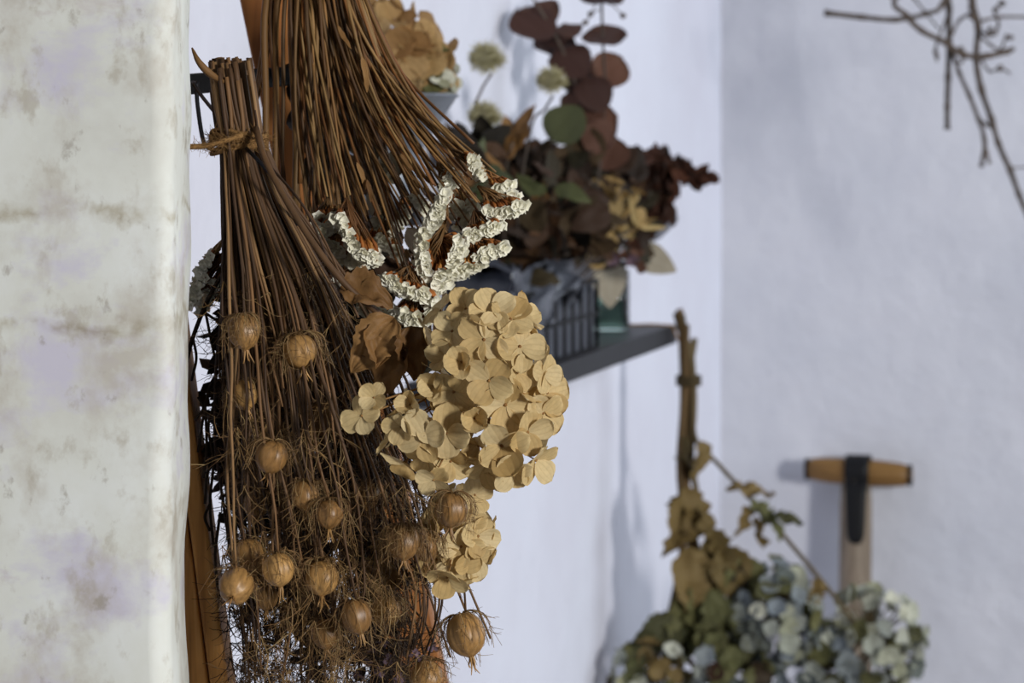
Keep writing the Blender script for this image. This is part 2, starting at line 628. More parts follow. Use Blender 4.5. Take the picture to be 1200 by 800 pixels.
def along(p_top, p_bot, z):
    t = (z - p_top.z) / (p_bot.z - p_top.z)
    return p_top + (p_bot - p_top) * t


lt, lb = P(146, 0, 1.235), P(251, 800, 1.235)
rt, rb = P(322, 0, 1.40), P(486, 800, 1.40)
OFM = Vector((0.0044, 0, 0))
mb = MB()
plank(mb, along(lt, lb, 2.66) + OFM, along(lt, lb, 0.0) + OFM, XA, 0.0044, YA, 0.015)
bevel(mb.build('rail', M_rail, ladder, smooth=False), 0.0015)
off = Vector((-0.0062, 0.001, 0))
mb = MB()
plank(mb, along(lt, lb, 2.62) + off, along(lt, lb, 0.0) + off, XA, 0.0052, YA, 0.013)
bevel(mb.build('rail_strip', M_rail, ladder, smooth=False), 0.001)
mb = MB()
plank(mb, along(rt, rb, 2.66), along(rt, rb, 0.0), XA, 0.0180, YA, 0.013)
bevel(mb.build('rail', M_rail_shade, ladder, smooth=False), 0.0015)
for z in (0.3, 0.6, 0.9, 1.70, 2.0, 2.3):
    mb = MB()
    mb.tube([along(lt, lb, z), along(rt, rb, z)], 0.011, 10)
    mb.build('rung', M_rail_shade, ladder)
# black steel bar across the rails that the bundles hang from
bar = root('hanging_bar', 'black steel bar that the brown seed pod bundle hangs from', 'bar', P(270, 100, 1.27))
mb = MB()
plank(mb, P(180, 102, 1.24), P(352, 88, 1.365), Vector((0, 0, 1)), 0.0052, Vector((0.5, -0.86, 0)), 0.0035)
bevel(mb.build('rod', M_black, bar, smooth=False), 0.001)
mb = MB()
mb.tube(catmull([P(231, 95, 1.235), P(231, 118, 1.232), P(237, 160, 1.225), P(243, 172, 1.222), P(256, 178, 1.22), P(270, 176, 1.22)], 5), 0.00105, 6)
mb.build('wire_hook', M_wire, bar)
mb = MB()
mb.tube(catmull([P(226, 96, 1.233), P(236, 112, 1.225), P(252, 132, 1.21), P(268, 152, 1.195), P(290, 175, 1.165), P(318, 205, 1.150), P(338, 236, 1.155), P(350, 270, 1.17)], 5), 0.0010, 6)
mb.build('tie_wire', M_wire, bar)


# ------------------------------------------------------------------ leaf and petal meshes
def petal_mesh(name, seed, wide=0.56, cup=0.22, curl=-0.1, nx=6, ny=8, m=None, ruff=0.018):
    rnd = random.Random(seed)
    ph = rnd.uniform(0, 6)
    mb = MB()

    def fn(u, v):
        a = u * 2 - 1
        v = (1 - math.cos(math.pi * v)) / 2
        w = v ** 1.30
        hw = wide * math.sqrt(max(0.0, 1 - (2 * w - 1) ** 2)) + 0.03 * (1 - v)
        x = a * hw
        y = v * (1 - 0.05 * a * a * v)
        z = cup * x * x * 2 + curl * v * v + ruff * math.sin(6 * v + 3 * a + ph) * (0.3 + v) - 0.03 * (1 - abs(a)) * v
        z += 0.02 * abs(a) * math.sin(9 * v + ph)
        return Vector((x, y, z))
    mb.grid(fn, nx, ny)
    me = mb.mesh(name, m)
    add_uv(me, nx, ny)
    return me


def leaf_mesh(name, seed, wide=0.35, fold=0.3, curl=-0.3, crumple=0.08, serr=0.0, nx=8, ny=12, m=None, tip=1.0):
    mb = MB()
    sv = Vector((seed * 3.7, seed * 1.3, seed * 2.1))

    def fn(u, v):
        a = u * 2 - 1
        s = math.sin(math.pi * (v ** (0.75 * tip)))
        hw = wide * max(s, 0.0) ** 0.8 + 0.012
        if serr and abs(a) > 0.9:
            hw *= 1 + serr * (1 if int(round(v * ny)) % 2 else -1)
        x = a * hw
        q = Vector((x, v, 0))
        z = fold * abs(x) + curl * v * v + crumple * mnoise.noise(q * 4.0 + sv) + crumple * 0.5 * mnoise.noise(q * 9 + sv)
        x += crumple * 0.6 * mnoise.noise(q * 3 + sv * 2) * v
        return Vector((x, v, z))
    mb.grid(fn, nx, ny)
    me = mb.mesh(name, m)
    add_uv(me, nx, ny)
    return me


PETALS = [petal_mesh('petal', i, 0.43 + 0.05 * (i % 3), 0.06 + 0.09 * (i % 4), -0.14 + 0.10 * (i % 3), m=M_petal) for i in range(8)]
LEAVES = [leaf_mesh('leaf', i, 0.26 + 0.05 * (i % 3), 0.25, -0.35 + 0.25 * (i % 3), 0.12, 0.0, 6, 8) for i in range(6)]
SHRIVELLED = [leaf_mesh('leaf', 30 + i, 0.19 + 0.04 * (i % 2), 0.5, -0.35 + 0.25 * (i % 3), 0.26, 0.15, 8, 14) for i in range(4)]
CRUMPLED = [leaf_mesh('leaf', 20 + i, 0.34 + 0.05 * (i % 2), 0.45, -0.45 + 0.3 * (i % 3), 0.19, 0.05, 8, 14) for i in range(4)]
ROUND = [petal_mesh('leaf', 40 + i, 0.44 + .05 * i, 0.10, 0.12 * (i - 1), 8, 8, None, 0.03) for i in range(3)]
NARROW = [leaf_mesh('leaf', 60 + i, 0.085, 0.3, -0.4 + 0.3 * i, 0.12, 0.0, 3, 9) for i in range(3)]


def frame(origin, zdir, ydir=None, roll=0.0, s=1.0):
    """matrix with local Z along zdir, local Y as near ydir as it goes, rolled about Z"""
    z = zdir.normalized()
    y = ydir if ydir is not None else Vector((0, 0, 1))
    y = y - z * y.dot(z)
    if y.length < 1e-5:
        y = z.orthogonal()
    y.normalize()
    x = y.cross(z)
    R = Matrix((x, y, z)).transposed().to_4x4()
    return Matrix.Translation(origin) @ R @ Matrix.Rotation(roll, 4, 'Z') @ Matrix.Scale(s, 4)


# floret centre: a little boss with a short stalk behind it
mb = MB()
mb.lathe([(0.015, 0.07), (0.055, 0.05), (0.07, 0.0), (0.045, -0.05), (0.03, -0.12)], 8)
mb.tube([Vector((0, 0, -0.1)), Vector((0.03, 0.02, -0.35)), Vector((0.0, 0.06, -0.75))], [0.028, 0.025, 0.03], 5)
FLORET = mb.mesh('floret', M_pedicel)


def floret(parent, origin, nrm, size, rnd, m=M_petal, open_=None, roll=None, n=4):
    M = frame(origin, nrm, None, rnd.uniform(0, 6.28) if roll is None else roll, size)
    f = put('floret', FLORET, parent, M)
    op = rnd.uniform(0.05, 0.65) if open_ is None else open_
    for k in range(n):
        A = Matrix.Rotation(k * 2 * math.pi / n + rnd.uniform(-0.14, 0.14), 4, 'Z')
        B = Matrix.Translation((0, 0.04, 0.015 * (k % 2) + 0.01))
        T = Matrix.Rotation(op + rnd.uniform(-0.22, 0.22), 4, 'X')
        s = rnd.uniform(0.86, 1.08)
        put_mat('petal', rnd.choice(PETALS), m, f, M @ A @ B @ T @ Matrix.Rotation(rnd.uniform(-0.25, 0.25), 4, 'Y') @ Matrix.Scale(s, 4))
    return f


# ------------------------------------------------------------------ bundle of nigella seed pods
rnd = random.Random(11)
BD = 1.18
nig = root('seed_pod_bundle', 'brown bundle of dried round seed pods on thready stems tied with jute twine', 'dried flowers', P(272, 168, BD))
LEFT = [(60, 236), (168, 258), (260, 259), (400, 257), (520, 254), (650, 260), (800, 268)]
WID = [(60, 62), (168, 48), (230, 72), (340, 140), (450, 190), (560, 230), (700, 258), (800, 226)]


def nig_x(u, y):
    return lerp_table(LEFT, y) + u * lerp_table(WID, y)


def nig_pt(u, v, y, jit=0.0):
    k = max(0.0, min(1.0, (y - 168) / 300.0))
    sp = 0.011 + 0.036 * k
    if y < 168:
        sp = 0.011 + 0.004 * (168 - y) / 100
    d = BD + v * sp
    return P(nig_x(u, y) + jit, y, d)


def u_of(px, y):
    return (px - lerp_table(LEFT, y)) / lerp_table(WID, y)


def nig_stem(u, v, y_top, y_end, r0, r1, u_end=None, du=0.05):
    pts, rad = [], []
    y = y_top
    u2 = u if u_end is None else u_end
    ph = rnd.uniform(0, 6)
    n = max(5, int((y_end - y_top) / 42))
    for i in range(n + 1):
        t = i / n
        y = y_top + (y_end - y_top) * t
        k = max(0, min(1, (y - 168) / 260))
        uu = u + (u2 - u) * k + du * k * math.sin(3.3 * t * 2 + ph) * 0.5
        if y < 168:                                   # cut ends splay the other way above the tie
            uu = 0.5 + (u - 0.5) * (1 - 0.25 * (168 - y) / 80) + 0.10 * math.sin(ph)
        pts.append(nig_pt(uu, v, y, rnd.uniform(-1.2, 1.2) * k))
        rad.append(r0 + (r1 - r0) * t)
    return pts, rad


stem_paths = []
PODS = [  # px, py, radius px, depth, fuzz, tilt toward viewer
    (286, 388, 19, 1.135, 34, 0.1), (352, 411, 20, 1.140, 60, 0.1), (286, 462, 16, 1.15, 30, 0.1), (318, 535, 19, 1.130, 18, 0.0),
    (357, 580, 16, 1.138, 34, 0.3), (386, 602, 17, 1.132, 28, 0.2), (293, 652, 19, 1.150, 16, 0.2), (326, 667, 19, 1.128, 20, 0.05),
    (277, 686, 21, 1.128, 14, 1.15), (377, 677, 20, 1.135, 46, 0.4), (418, 722, 18, 1.130, 22, 0.0), (382, 742, 17, 1.145, 26, 0.2),
    (546, 743, 23, 1.13, 26, 0.25), (529, 597, 20, 1.105, 26, 0.0), (473, 634, 19, 1.128, 70, 0.2), (500, 793, 19, 1.14, 26, 0.6),
    (376, 490, 18, 1.165, 24, 0.2), (337, 400, 13, 1.155, 16, 0.2), (452, 718, 17, 1.165, 44, 0.3), (312, 700, 14, 1.16, 22, 0.3),
    (344, 722, 17, 1.175, 34, 0.2), (500, 640, 17, 1.15, 50, 0.1), (300, 590, 15, 1.17, 30, 0.2), (430, 580, 16, 1.175, 34, 0.2),
]
# stems of the pods in front
for (px, py, r, d, fz, tl) in PODS:
    yb = py - r
    u = u_of(px, yb)
    k = max(0.05, min(1.0, (yb - 168) / 300.0))
    v = (d - BD) / (0.011 + 0.036 * k)
    if px > 470:
        v = 0.3
    u0 = 0.5 + (min(u, 1.15) - 0.5) * 0.9
    pts, rad = nig_stem(u0, max(-1.3, v), rnd.uniform(72, 100), yb - 2, 0.00105, 0.0005, u, 0.03)
    pts[-1] = P(px, yb + 1, d)
    stem_paths.append((pts, rad))
for i in range(160):
    v = rnd.uniform(-1, 1)
    u = rnd.uniform(0.02, 0.95) ** (1.0)
    y_end = rnd.choice([rnd.uniform(380, 560), rnd.uniform(560, 830), rnd.uniform(600, 830)])
    r0 = rnd.choice([0.0007, 0.0009, 0.0011, 0.0015]) * rnd.uniform(0.85, 1.1)
    stem_paths.append(nig_stem(u, v, rnd.uniform(66, 108), y_end, r0, 0.00045, None, 0.10))
# a few strands that stray across to the right
for (x1, y1, d) in ((400, 345, 1.135), (420, 372, 1.135), (528, 770, 1.165), (546, 716, 1.165), (500, 690, 1.16), (575, 748, 1.16)):
    a = nig_pt(0.8, -0.8, 175)
    b = P((303 + x1) / 2 + 6, (175 + y1) / 2 - 15, (BD + d) / 2 - 0.01)
    stem_paths.append((catmull([a, b, P(x1, y1, d)], 7), 0.00055))
for pts, rad in stem_paths:
    mb = MB()
    sm = catmull(pts, 2)
    if hasattr(rad, '__len__'):
        rr = [rad[min(len(rad) - 1, i // 2)] for i in range(len(sm))]
    else:
        rr = rad
    mb.tube(sm, rr, 6)
    mb.build('stem', M_stem, nig)


def thread(mb, p, d, length, r, n=5, curl=0.5, branch=0):
    pts = [p.copy()]
    d = d.normalized()
    ax = Vector((rnd.gauss(0, 1), rnd.gauss(0, 1), rnd.gauss(0, 1))).normalized()
    q = Quaternion(ax, curl / n)
    for i in range(n):
        d = q @ d
        d = (d + Vector((rnd.gauss(0, .10), rnd.gauss(0, .10), rnd.gauss(0, .10)))).normalized()
        p = p + d * (length / n)
        pts.append(p.copy())
    mb.tube(pts, [r * (1 - 0.55 * i / n) for i in range(n + 1)], 3, False)
    for b in range(branch):
        k = rnd.randint(1, n - 1)
        bd = (d + Vector((rnd.gauss(0, .6), rnd.gauss(0, .6), rnd.gauss(0, .6)))).normalized()
        thread(mb, pts[k], bd, length * rnd.uniform(0.3, 0.6), r * 0.8, 3, curl, 0)


# fine thread foliage in the bundle, depth shading coloured in: pale front, dark back
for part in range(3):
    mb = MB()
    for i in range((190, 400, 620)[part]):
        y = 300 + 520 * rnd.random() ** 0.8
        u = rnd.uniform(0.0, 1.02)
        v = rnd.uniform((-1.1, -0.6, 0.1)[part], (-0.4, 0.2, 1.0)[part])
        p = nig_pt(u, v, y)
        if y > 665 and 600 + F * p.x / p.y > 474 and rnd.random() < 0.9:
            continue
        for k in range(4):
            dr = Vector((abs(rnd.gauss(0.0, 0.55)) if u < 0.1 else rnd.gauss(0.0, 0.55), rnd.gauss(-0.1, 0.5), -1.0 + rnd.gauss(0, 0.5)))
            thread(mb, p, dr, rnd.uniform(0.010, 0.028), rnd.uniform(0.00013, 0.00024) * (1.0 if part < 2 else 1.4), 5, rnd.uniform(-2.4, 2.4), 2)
    mb.build('thread_foliage', (M_bract, M_fibre, M_fibre_shade)[part], nig, stuff=True)


def pod_mesh(seed):
    r_ = random.Random(seed)
    mb = MB()
    sq = r_.uniform(0.96, 1.12)
    prof = []
    for i in range(15):
        t = i / 14
        z = math.cos(math.pi * t)
        r = math.sin(math.pi * t) ** 0.85
        if t > 0.75:
            r = max(r, 0.0) * 0.96 + 0.10 * (t - 0.75) * 4
        if i == 0:
            r = 0.10
        prof.append((max(r, 0.06), z * sq))
    prof[-1] = (0.10, -1.10 * sq)
    mb.lathe(prof, 30, mod=lambda a, z: 1 - 0.11 * (1 - abs(math.sin(2.5 * a)) ** 0.55) - 0.012 * math.cos(10 * a))
    return mb.mesh('seed_pod', M_pod)


def horn_mesh(seed):
    r_ = random.Random(seed)
    mb = MB()
    for k in range(5):
        a = 2 * math.pi * k / 5 + r_.uniform(-.2, .2)
        o_ = Vector((math.cos(a), math.sin(a), 0))
        L = r_.uniform(0.5, 1.0)
        cu = r_.uniform(0.0, 0.55)
        pts = [o_ * 0.06 + Vector((0, 0, -1.02)), o_ * (0.10 + 0.12 * cu) + Vector((0, 0, -1.15 - 0.25 * L)),
               o_ * (0.12 + 0.45 * cu) + Vector((0.1 * r_.uniform(-1, 1), 0, -1.15 - 0.62 * L)), o_ * (0.1 + 0.85 * cu) + Vector((0.15 * r_.uniform(-1, 1), 0, -1.1 - L))]
        mb.tube(catmull(pts, 2), [0.085, 0.07, 0.058, 0.048, 0.04, 0.03, 0.02], 5)
    return mb.mesh('horns', M_pod)


def bract_mesh(seed, n):
    global rnd
    keep = rnd
    rnd = random.Random(seed)
    mb = MB()
    for i in range(n):
        a = rnd.uniform(0, 6.283)
        o_ = Vector((math.cos(a), math.sin(a), 0))
        side = Vector((-o_.y, o_.x, 0))
        w = rnd.uniform(1.08, 1.5)
        sw = rnd.uniform(-0.6, 0.6)
        e = rnd.uniform(0.2, 1.7)
        pts = [Vector((0, 0, 1.0)) + o_ * 0.08, Vector((0, 0, 1.12)) + o_ * 0.6, Vector((0, 0, 0.75)) + o_ * 0.95 * w + side * sw * 0.3,
               Vector((0, 0, 0.1)) + o_ * 1.05 * w + side * sw * 0.7, Vector((0, 0, -e)) + o_ * (0.95 * w + rnd.uniform(-0.5, 0.5)) + side * sw * 1.2]
        sm = catmull(pts, 3)
        mb.tube(sm, [0.030 - 0.018 * k / len(sm) for k in range(len(sm))], 3, False)
        for b in range(4):
            k = rnd.randint(2, len(sm) - 2)
            dr = o_ * rnd.uniform(0, 0.8) + side * rnd.uniform(-1, 1) + Vector((0, 0, rnd.uniform(-1, 0.1)))
            thread(mb, sm[k], dr, rnd.uniform(0.3, 0.9), 0.018, 4, rnd.uniform(-1.6, 1.6), 0)
    rnd = keep
    return mb.mesh('bracts', M_bract)


POD_M = [pod_mesh(i) for i in range(4)]
HORN_M = [horn_mesh(i) for i in range(5)]
BR_M = {}
for i, (px, py, r, d, fz, tl) in enumerate(PODS):
    S = r / F * d
    R = Matrix.Rotation(rnd.uniform(-0.25, 0.25), 4, 'Y') @ Matrix.Rotation(-tl if tl < 1 else -tl, 4, 'X') @ Matrix.Rotation(rnd.uniform(0, 6), 4, 'Z')
    if px > 540:
        R = Matrix.Rotation(-0.45, 4, 'Y') @ R
    M = Matrix.Translation(P(px, py, d)) @ R @ Matrix.Scale(S, 4)
    pod = put('seed_pod', POD_M[i % 4], nig, M)
    put('horns', HORN_M[i % 5], pod, M)
    key = (fz // 12, i % 2)
    if key not in BR_M:
        BR_M[key] = bract_mesh(100 + i, fz)
    put('bracts', BR_M[key], pod, M, stuff=True)

# twine round the stems, with a loose end and hairs
mb = MB()
for k in range(5):
    pts = []
    for i in range(25):
        a = 2 * math.pi * i / 24
        c = P(280, 166 + (k - 2) * 4.2 + 3 * math.sin(a + k), BD)
        pts.append(c + Vector((0.0128 * math.cos(a), 0.0145 * math.sin(a), 0.0015 * math.sin(a * 2 + k))))
    mb.tube(pts, 0.00085, 6, False)
tw = mb.build('twine', M_twine, nig)
mb = MB()
end = catmull([P(284, 158, 1.163), P(262, 165, 1.160), P(240, 171, 1.16), P(212, 172, 1.16)], 5)
mb.tube(end, [0.0014] * 3 + [0.0013] * 13, 7)
mb.build('loose_end', M_twine, tw)
mb = MB()
for i in range(700):
    if rnd.random() < 0.35:
        p = rnd.choice(end)
    else:
        a = rnd.uniform(math.pi, 2 * math.pi)
        p = P(280, 166 + rnd.uniform(-10, 10), BD) + Vector((0.0135 * math.cos(a), 0.0152 * math.sin(a), 0))
    thread(mb, p, Vector((rnd.gauss(0, 1), rnd.gauss(-.4, 1), rnd.gauss(0, 1))), rnd.uniform(0.002, 0.006), 0.00014, 3, 1.0, 0)
mb.build('fuzz', M_twine, tw, stuff=True)
# curled strip of dry leaf by the cut ends
mb = MB()
cv = catmull([P(262, 96, 1.165), P(246, 86, 1.160), P(233, 72, 1.158), P(225, 56, 1.16)], 4)
for s in (-1, 1):
    pass
mb.tube(cv, [0.0010, 0.0014, 0.0016, 0.0018, 0.0019, 0.0019, 0.0018, 0.0017, 0.0015, 0.0013, 0.0010, 0.0008, 0.0004], 5)
mb.build('dry_strip', M_leaf_brown, nig)

# ------------------------------------------------------------------ dark herb bundle behind the pods, filled out to block light through them
rnd = random.Random(23)
herb = root('dark_herb_bundle', 'near black dried herb sprigs filled out behind the seed pod bundle to block light', 'dried flowers', P(300, 180, 1.235))
for i in range(26):
    x1 = rnd.uniform(262, 470)
    y1 = rnd.uniform(560, 815)
    if x1 < 285:
        y1 = rnd.uniform(430, 620)
    d = rnd.uniform(1.225, 1.262) if x1 > 262 else 1.205
    pts = [P(290 + rnd.uniform(-16, 16), 150, 1.235), P(290 + (x1 - 290) * 0.35, 330, 1.235), P(x1 - (x1 - 290) * 0.22 + rnd.uniform(-6, 6), (330 + y1) / 2 + 30, d), P(x1, y1, d)]
    sm = catmull(pts, 7)
    mb = MB()
    mb.tube(sm, 0.0009, 5)
    st = mb.build('sprig', M_dark_sprig, herb)
    mb = MB()
    for k in range(6, len(sm)):
        if 600 + F * sm[k].x / sm[k].y < 262:
            continue
        for q in range(9):
            dr = Vector((rnd.gauss(0, .8), rnd.gauss(0, .5), rnd.gauss(-0.4, .7)))
            p = sm[k] + Vector((rnd.gauss(0, .004), rnd.gauss(0, .004), rnd.gauss(0, .006)))
            if rnd.random() < 0.6:
                L = rnd.uniform(0.006, 0.014)
                fm = frame(p, Vector((rnd.gauss(0, 1), -1, rnd.gauss(0, 1))), dr, 0, L)
                b0 = len(mb.v)
                for (a, b_, zz) in ((0, 0, 0), (0.22, 0.3, .05), (0.30, 0.62, -.03), (0, 1, 0.1), (-0.28, 0.6, .04), (-0.2, 0.28, 0)):
                    mb.v.append(fm @ Vector((a, b_, zz)))
                mb.f.append((b0, b0 + 1, b0 + 2, b0 + 3))
                mb.f.append((b0, b0 + 3, b0 + 4, b0 + 5))
            else:
                thread(mb, sm[k], dr, rnd.uniform(0.008, 0.02), 0.00035, 4, 1.5, 1)
    mb.build('small_leaves', M_dark_sprig, st, stuff=True)
# bare wiry twigs between the wall end and the bundle
twig = root('wiry_black_twig', 'thin black branching twig beside the seed pod bundle and wall end', 'twig', P(255, 330, 1.19))
for c in ([(262, 318), (244, 350), (226, 395), (214, 440)], [(240, 362), (246, 392), (252, 420)], [(240, 366), (252, 374), (262, 376)],
          [(226, 396), (230, 420), (224, 446)], [(258, 432), (246, 452), (238, 490), (232, 530)], [(240, 470), (242, 520), (238, 560)],
          [(232, 465), (238, 478), (228, 492)], [(252, 470), (244, 500), (250, 540), (246, 590), (250, 640)], [(246, 590), (240, 606), (246, 622)],
          [(258, 600), (252, 650), (256, 700)], [(251, 540), (243, 556), (240, 590)]):
    mb = MB()
    mb.tube(catmull([P(x, y, 1.19) for x, y in c], 5), 0.0007 if c[0][1] > 330 else 0.0011, 5)
    mb.build('branchlet', M_dark_sprig, twig)

# ------------------------------------------------------------------ statice bundle
rnd = random.Random(31)
stat = root('white_statice_bundle', 'bundle of white papery dried statice with long straw stems hanging heads down', 'dried flowers', P(372, -110, 1.30))
CREST = [  # polyline of the white crest, width px, depth, where its branchlets gather
    ([(524, 226), (513, 252), (500, 272), (495, 296), (501, 322)], 17, 1.215, (522, 262)),
    ([(541, 280), (532, 302), (518, 318), (508, 336)], 13, 1.215, (514, 278)),
    ([(590, 288), (575, 294), (562, 304), (545, 314), (532, 320)], 15, 1.225, (548, 268)),
    ([(585, 262), (572, 268), (558, 272), (548, 276)], 12, 1.225, (556, 246)),
    ([(611, 239), (598, 246), (584, 247), (570, 248)], 13, 1.230, (560, 218)),
    ([(598, 213), (588, 218), (578, 216)], 11, 1.24, (560, 196)),
    ([(549, 182), (557, 196), (563, 206)], 11, 1.235, (530, 176)),
    ([(528, 200), (524, 212), (520, 222)], 12, 1.25, (512, 190)),
    ([(396, 250), (404, 264), (414, 286), (428, 298), (442, 300)], 17, 1.21, (406, 232)),
    ([(366, 262), (378, 270), (392, 262), (412, 254)], 14, 1.22, (398, 240)),
    ([(452, 324), (470, 336), (488, 342), (508, 346)], 15, 1.21, (480, 312)),
    ([(466, 362), (482, 372), (496, 372), (508, 362)], 15, 1.215, (488, 344)),
    ([(484, 232), (494, 238), (500, 246)], 12, 1.24, (484, 220)),
    ([(418, 322), (432, 332), (446, 334)], 15, 1.24, (430, 306)),
    ([(368, 322), (378, 330), (388, 332)], 14, 1.235, (380, 306)),
    ([(440, 276), (458, 288), (470, 298)], 14, 1.26, (450, 256)),
    ([(532, 238), (546, 246), (556, 238)], 12, 1.25, (540, 214)),
    ([(248, 298), (240, 312), (234, 326)], 22, 1.20, (262, 280)),
    ([(238, 328), (230, 340), (228, 352)], 26, 1.20, (262, 296)),
    ([(256, 326), (246, 342), (240, 356)], 26, 1.205, (266, 300)),
    ([(560, 258), (548, 262), (536, 262)], 11, 1.25, (544, 236)),
    ([(424, 356), (440, 366), (456, 362)], 12, 1.245, (440, 336)),
    ([(363, 262), (376, 256), (390, 248)], 16, 1.225, (384, 232)),
    ([(384, 282), (398, 292), (410, 302), (424, 308)], 17, 1.225, (402, 262)),
    ([(398, 322), (412, 330), (428, 336)], 15, 1.235, (412, 304)),
    ([(476, 246), (470, 258), (462, 266)], 15, 1.26, (474, 224)),
    ([(448, 186), (452, 198), (460, 206)], 13, 1.29, (450, 166)),
    ([(520, 204), (528, 212), (538, 208)], 13, 1.255, (522, 188)),
    ([(452, 238), (446, 252), (440, 262)], 14, 1.27, (450, 218)),
    ([(582, 228), (592, 232), (604, 228)], 12, 1.24, (574, 210)),
    ([(566, 290), (556, 300), (548, 298)], 14, 1.235, (560, 270)),
    ([(500, 330), (514, 334), (524, 326)], 15, 1.225, (510, 304)),
    ([(470, 312), (480, 322), (488, 322)], 14, 1.24, (476, 292)),
    ([(346, 300), (356, 312), (366, 318)], 14, 1.25, (360, 284)),
]


def statice_flower(mb, M, r_):
    """one papery funnel: throat, ruffled rim"""
    b = len(mb.v)
    n = 10
    mb.v.append(M @ Vector((0, 0, -0.75)))
    for i in range(n):
        a = 2 * math.pi * i / n
        mb.v.append(M @ Vector((0.42 * math.cos(a), 0.42 * math.sin(a), -0.1)))
    for i in range(n):
        a = 2 * math.pi * i / n + 0.1
        q = 1.0 + 0.11 * (1 if i % 2 else -1) + r_.uniform(-.12, .12)
        mb.v.append(M @ Vector((q * math.cos(a), q * math.sin(a), 0.25 + r_.uniform(-.22, .22))))
    for i in range(n):
        j = (i + 1) % n
        mb.f.append((b, b + 1 + j, b + 1 + i))
        mb.f.append((b + 1 + i, b + 1 + j, b + 1 + n + j, b + 1 + n + i))


stem_ends = []
for (poly, wpx, d, g) in CREST:
    pts = catmull([P(x, y, d) for x, y in poly], 6)
    G = P(g[0], g[1], d + 0.004)
    wr = wpx / F * d * 0.95
    spray = None
    mbw, mbc, mbb = MB(), MB(), MB()
    L = sum((b - a).length for a, b in zip(pts, pts[1:]))
    nf = int(L / 0.0024) * 12 + 24
    for i in range(nf):
        t = rnd.random() * (len(pts) - 1)
        k = int(t)
        p = pts[k].lerp(pts[min(k + 1, len(pts) - 1)], t - k)
        out = (p - G).normalized()
        side = out.cross(Vector((0, 1, 0))).normalized()
        a = rnd.uniform(-1.5, 1.5)
        q = p + Vector((0, -1, 0)) * (wr * math.sin(a) * 0.9 if rnd.random() < .8 else -wr) + out * (wr * (math.cos(a) - 0.45)) + side * rnd.gauss(0, 0.0006)
        nz = (out * math.cos(a) + Vector((0, -1, 0)) * (math.sin(a) + .25) + Vector((rnd.gauss(0, .3), rnd.gauss(0, .3), rnd.gauss(0, .3)))).normalized()
        s = rnd.uniform(0.0018, 0.0028)
        statice_flower(mbw, frame(q, nz, None, rnd.uniform(0, 6), s), rnd)
        # brown calyx tube behind the flower
        c0 = q - nz * s * 0.6
        c1 = c0.lerp(G, 0.22) + Vector((0, 0.0, 0.0005)) - nz * 0.0012
        mbc.tube([c0, (c0 + c1) / 2 + Vector((rnd.gauss(0, .0003),) * 3), c1], [0.0007, 0.00095, 0.0005], 5)
        if i % 4 == 0:
            mid = c1.lerp(G, 0.5) + Vector((rnd.gauss(0, .0008), rnd.gauss(0, .0008), rnd.gauss(0, .0008)))
            mbb.tube([c1, mid, G], [0.0003, 0.0004, 0.0006], 4)
    spray = mbw.build('flower_spray', M_white, stat, stuff=True)
    mbc.build('calyces', M_calyx, spray, stuff=True)
    mbb.build('branchlets', M_stem_grey, spray, stuff=True)
    stem_ends.append(G)


def statice_stem(x_top, end, d_top, r0, r1, bow=0.0):
    top = P(372 + (x_top - 372) * 0.45, -110, 1.30)
    a = P(x_top, 0, d_top)
    m = a.lerp(end, 0.5) + Vector((bow - 0.007 * max(0.0, (end.x - a.x) / 0.06), 0, -0.002))
    sm = catmull([top, a, m, end], 6)
    n = len(sm)
    mb = MB()
    mb.tube(sm, [r0 + (r1 - r0) * i / n for i in range(n)], 6)
    mb.build('stem', M_stem_grey, stat)


for G in stem_ends:
    px = 600 + F * G.x / G.y
    if px < 300:
        statice_stem(rnd.uniform(312, 330), G, 1.30, 0.0010, 0.0007)
        continue
    for k in range(2):
        f = (px - 380) / 220.0
        statice_stem(352 + 74 * max(0, min(1, f)) + rnd.uniform(-14, 14), G + Vector((rnd.gauss(0, .003), rnd.gauss(0, .004), rnd.gauss(0, .003))), rnd.uniform(1.255, 1.31), rnd.uniform(0.0007, 0.0012), 0.0005, rnd.gauss(0.0, .002))
for i in range(96):
    u = rnd.random() ** 0.8
    xt = 340 + 92 * u + rnd.uniform(-8, 8)
    xe = 362 + 205 * u + rnd.uniform(-18, 18)
    ye = lerp_table([(362, 300), (450, 300), (520, 235), (590, 200)], xe) + rnd.uniform(-55, 10)
    statice_stem(xt, P(xe, ye, rnd.uniform(1.23, 1.29)), rnd.uniform(1.25, 1.33), rnd.uniform(0.0006, 0.0012), rnd.uniform(0.0004, 0.0008), rnd.gauss(0.0, 0.0025))
for (xt, xe, ye, r) in ((312, 311, 235, 0.0021), (325, 322, 240, 0.0019), (349, 346, 245, 0.0022), (357, 352, 215, 0.0020), (341, 350, 250, 0.0016), (366, 374, 240, 0.0017), (318, 335, 230, 0.0013),
                        (334, 330, 250, 0.0012), (372, 368, 262, 0.0014), (380, 392, 236, 0.0015)):
    statice_stem(xt, P(xe, ye, 1.255), 1.262, r, r * 0.7, 0.0)
for (x, y, dx, dy, s) in ((424, 66, 9, 46, 40), (418, 190, 12, 30, 32), (430, 210, 8, 36, 26), (396, 30, 16, 40, 34), (470, 180, 12, 22, 26)):
    p = P(x, y, 1.225)
    M = frame(p, Vector((0.3, -1, 0.3)), P(x + dx, y + dy, 1.225) - p, 0, s / F * 1.225)
    put_mat('leaf', NARROW[rnd.randrange(3)], M_leaf_brown, stat, M)
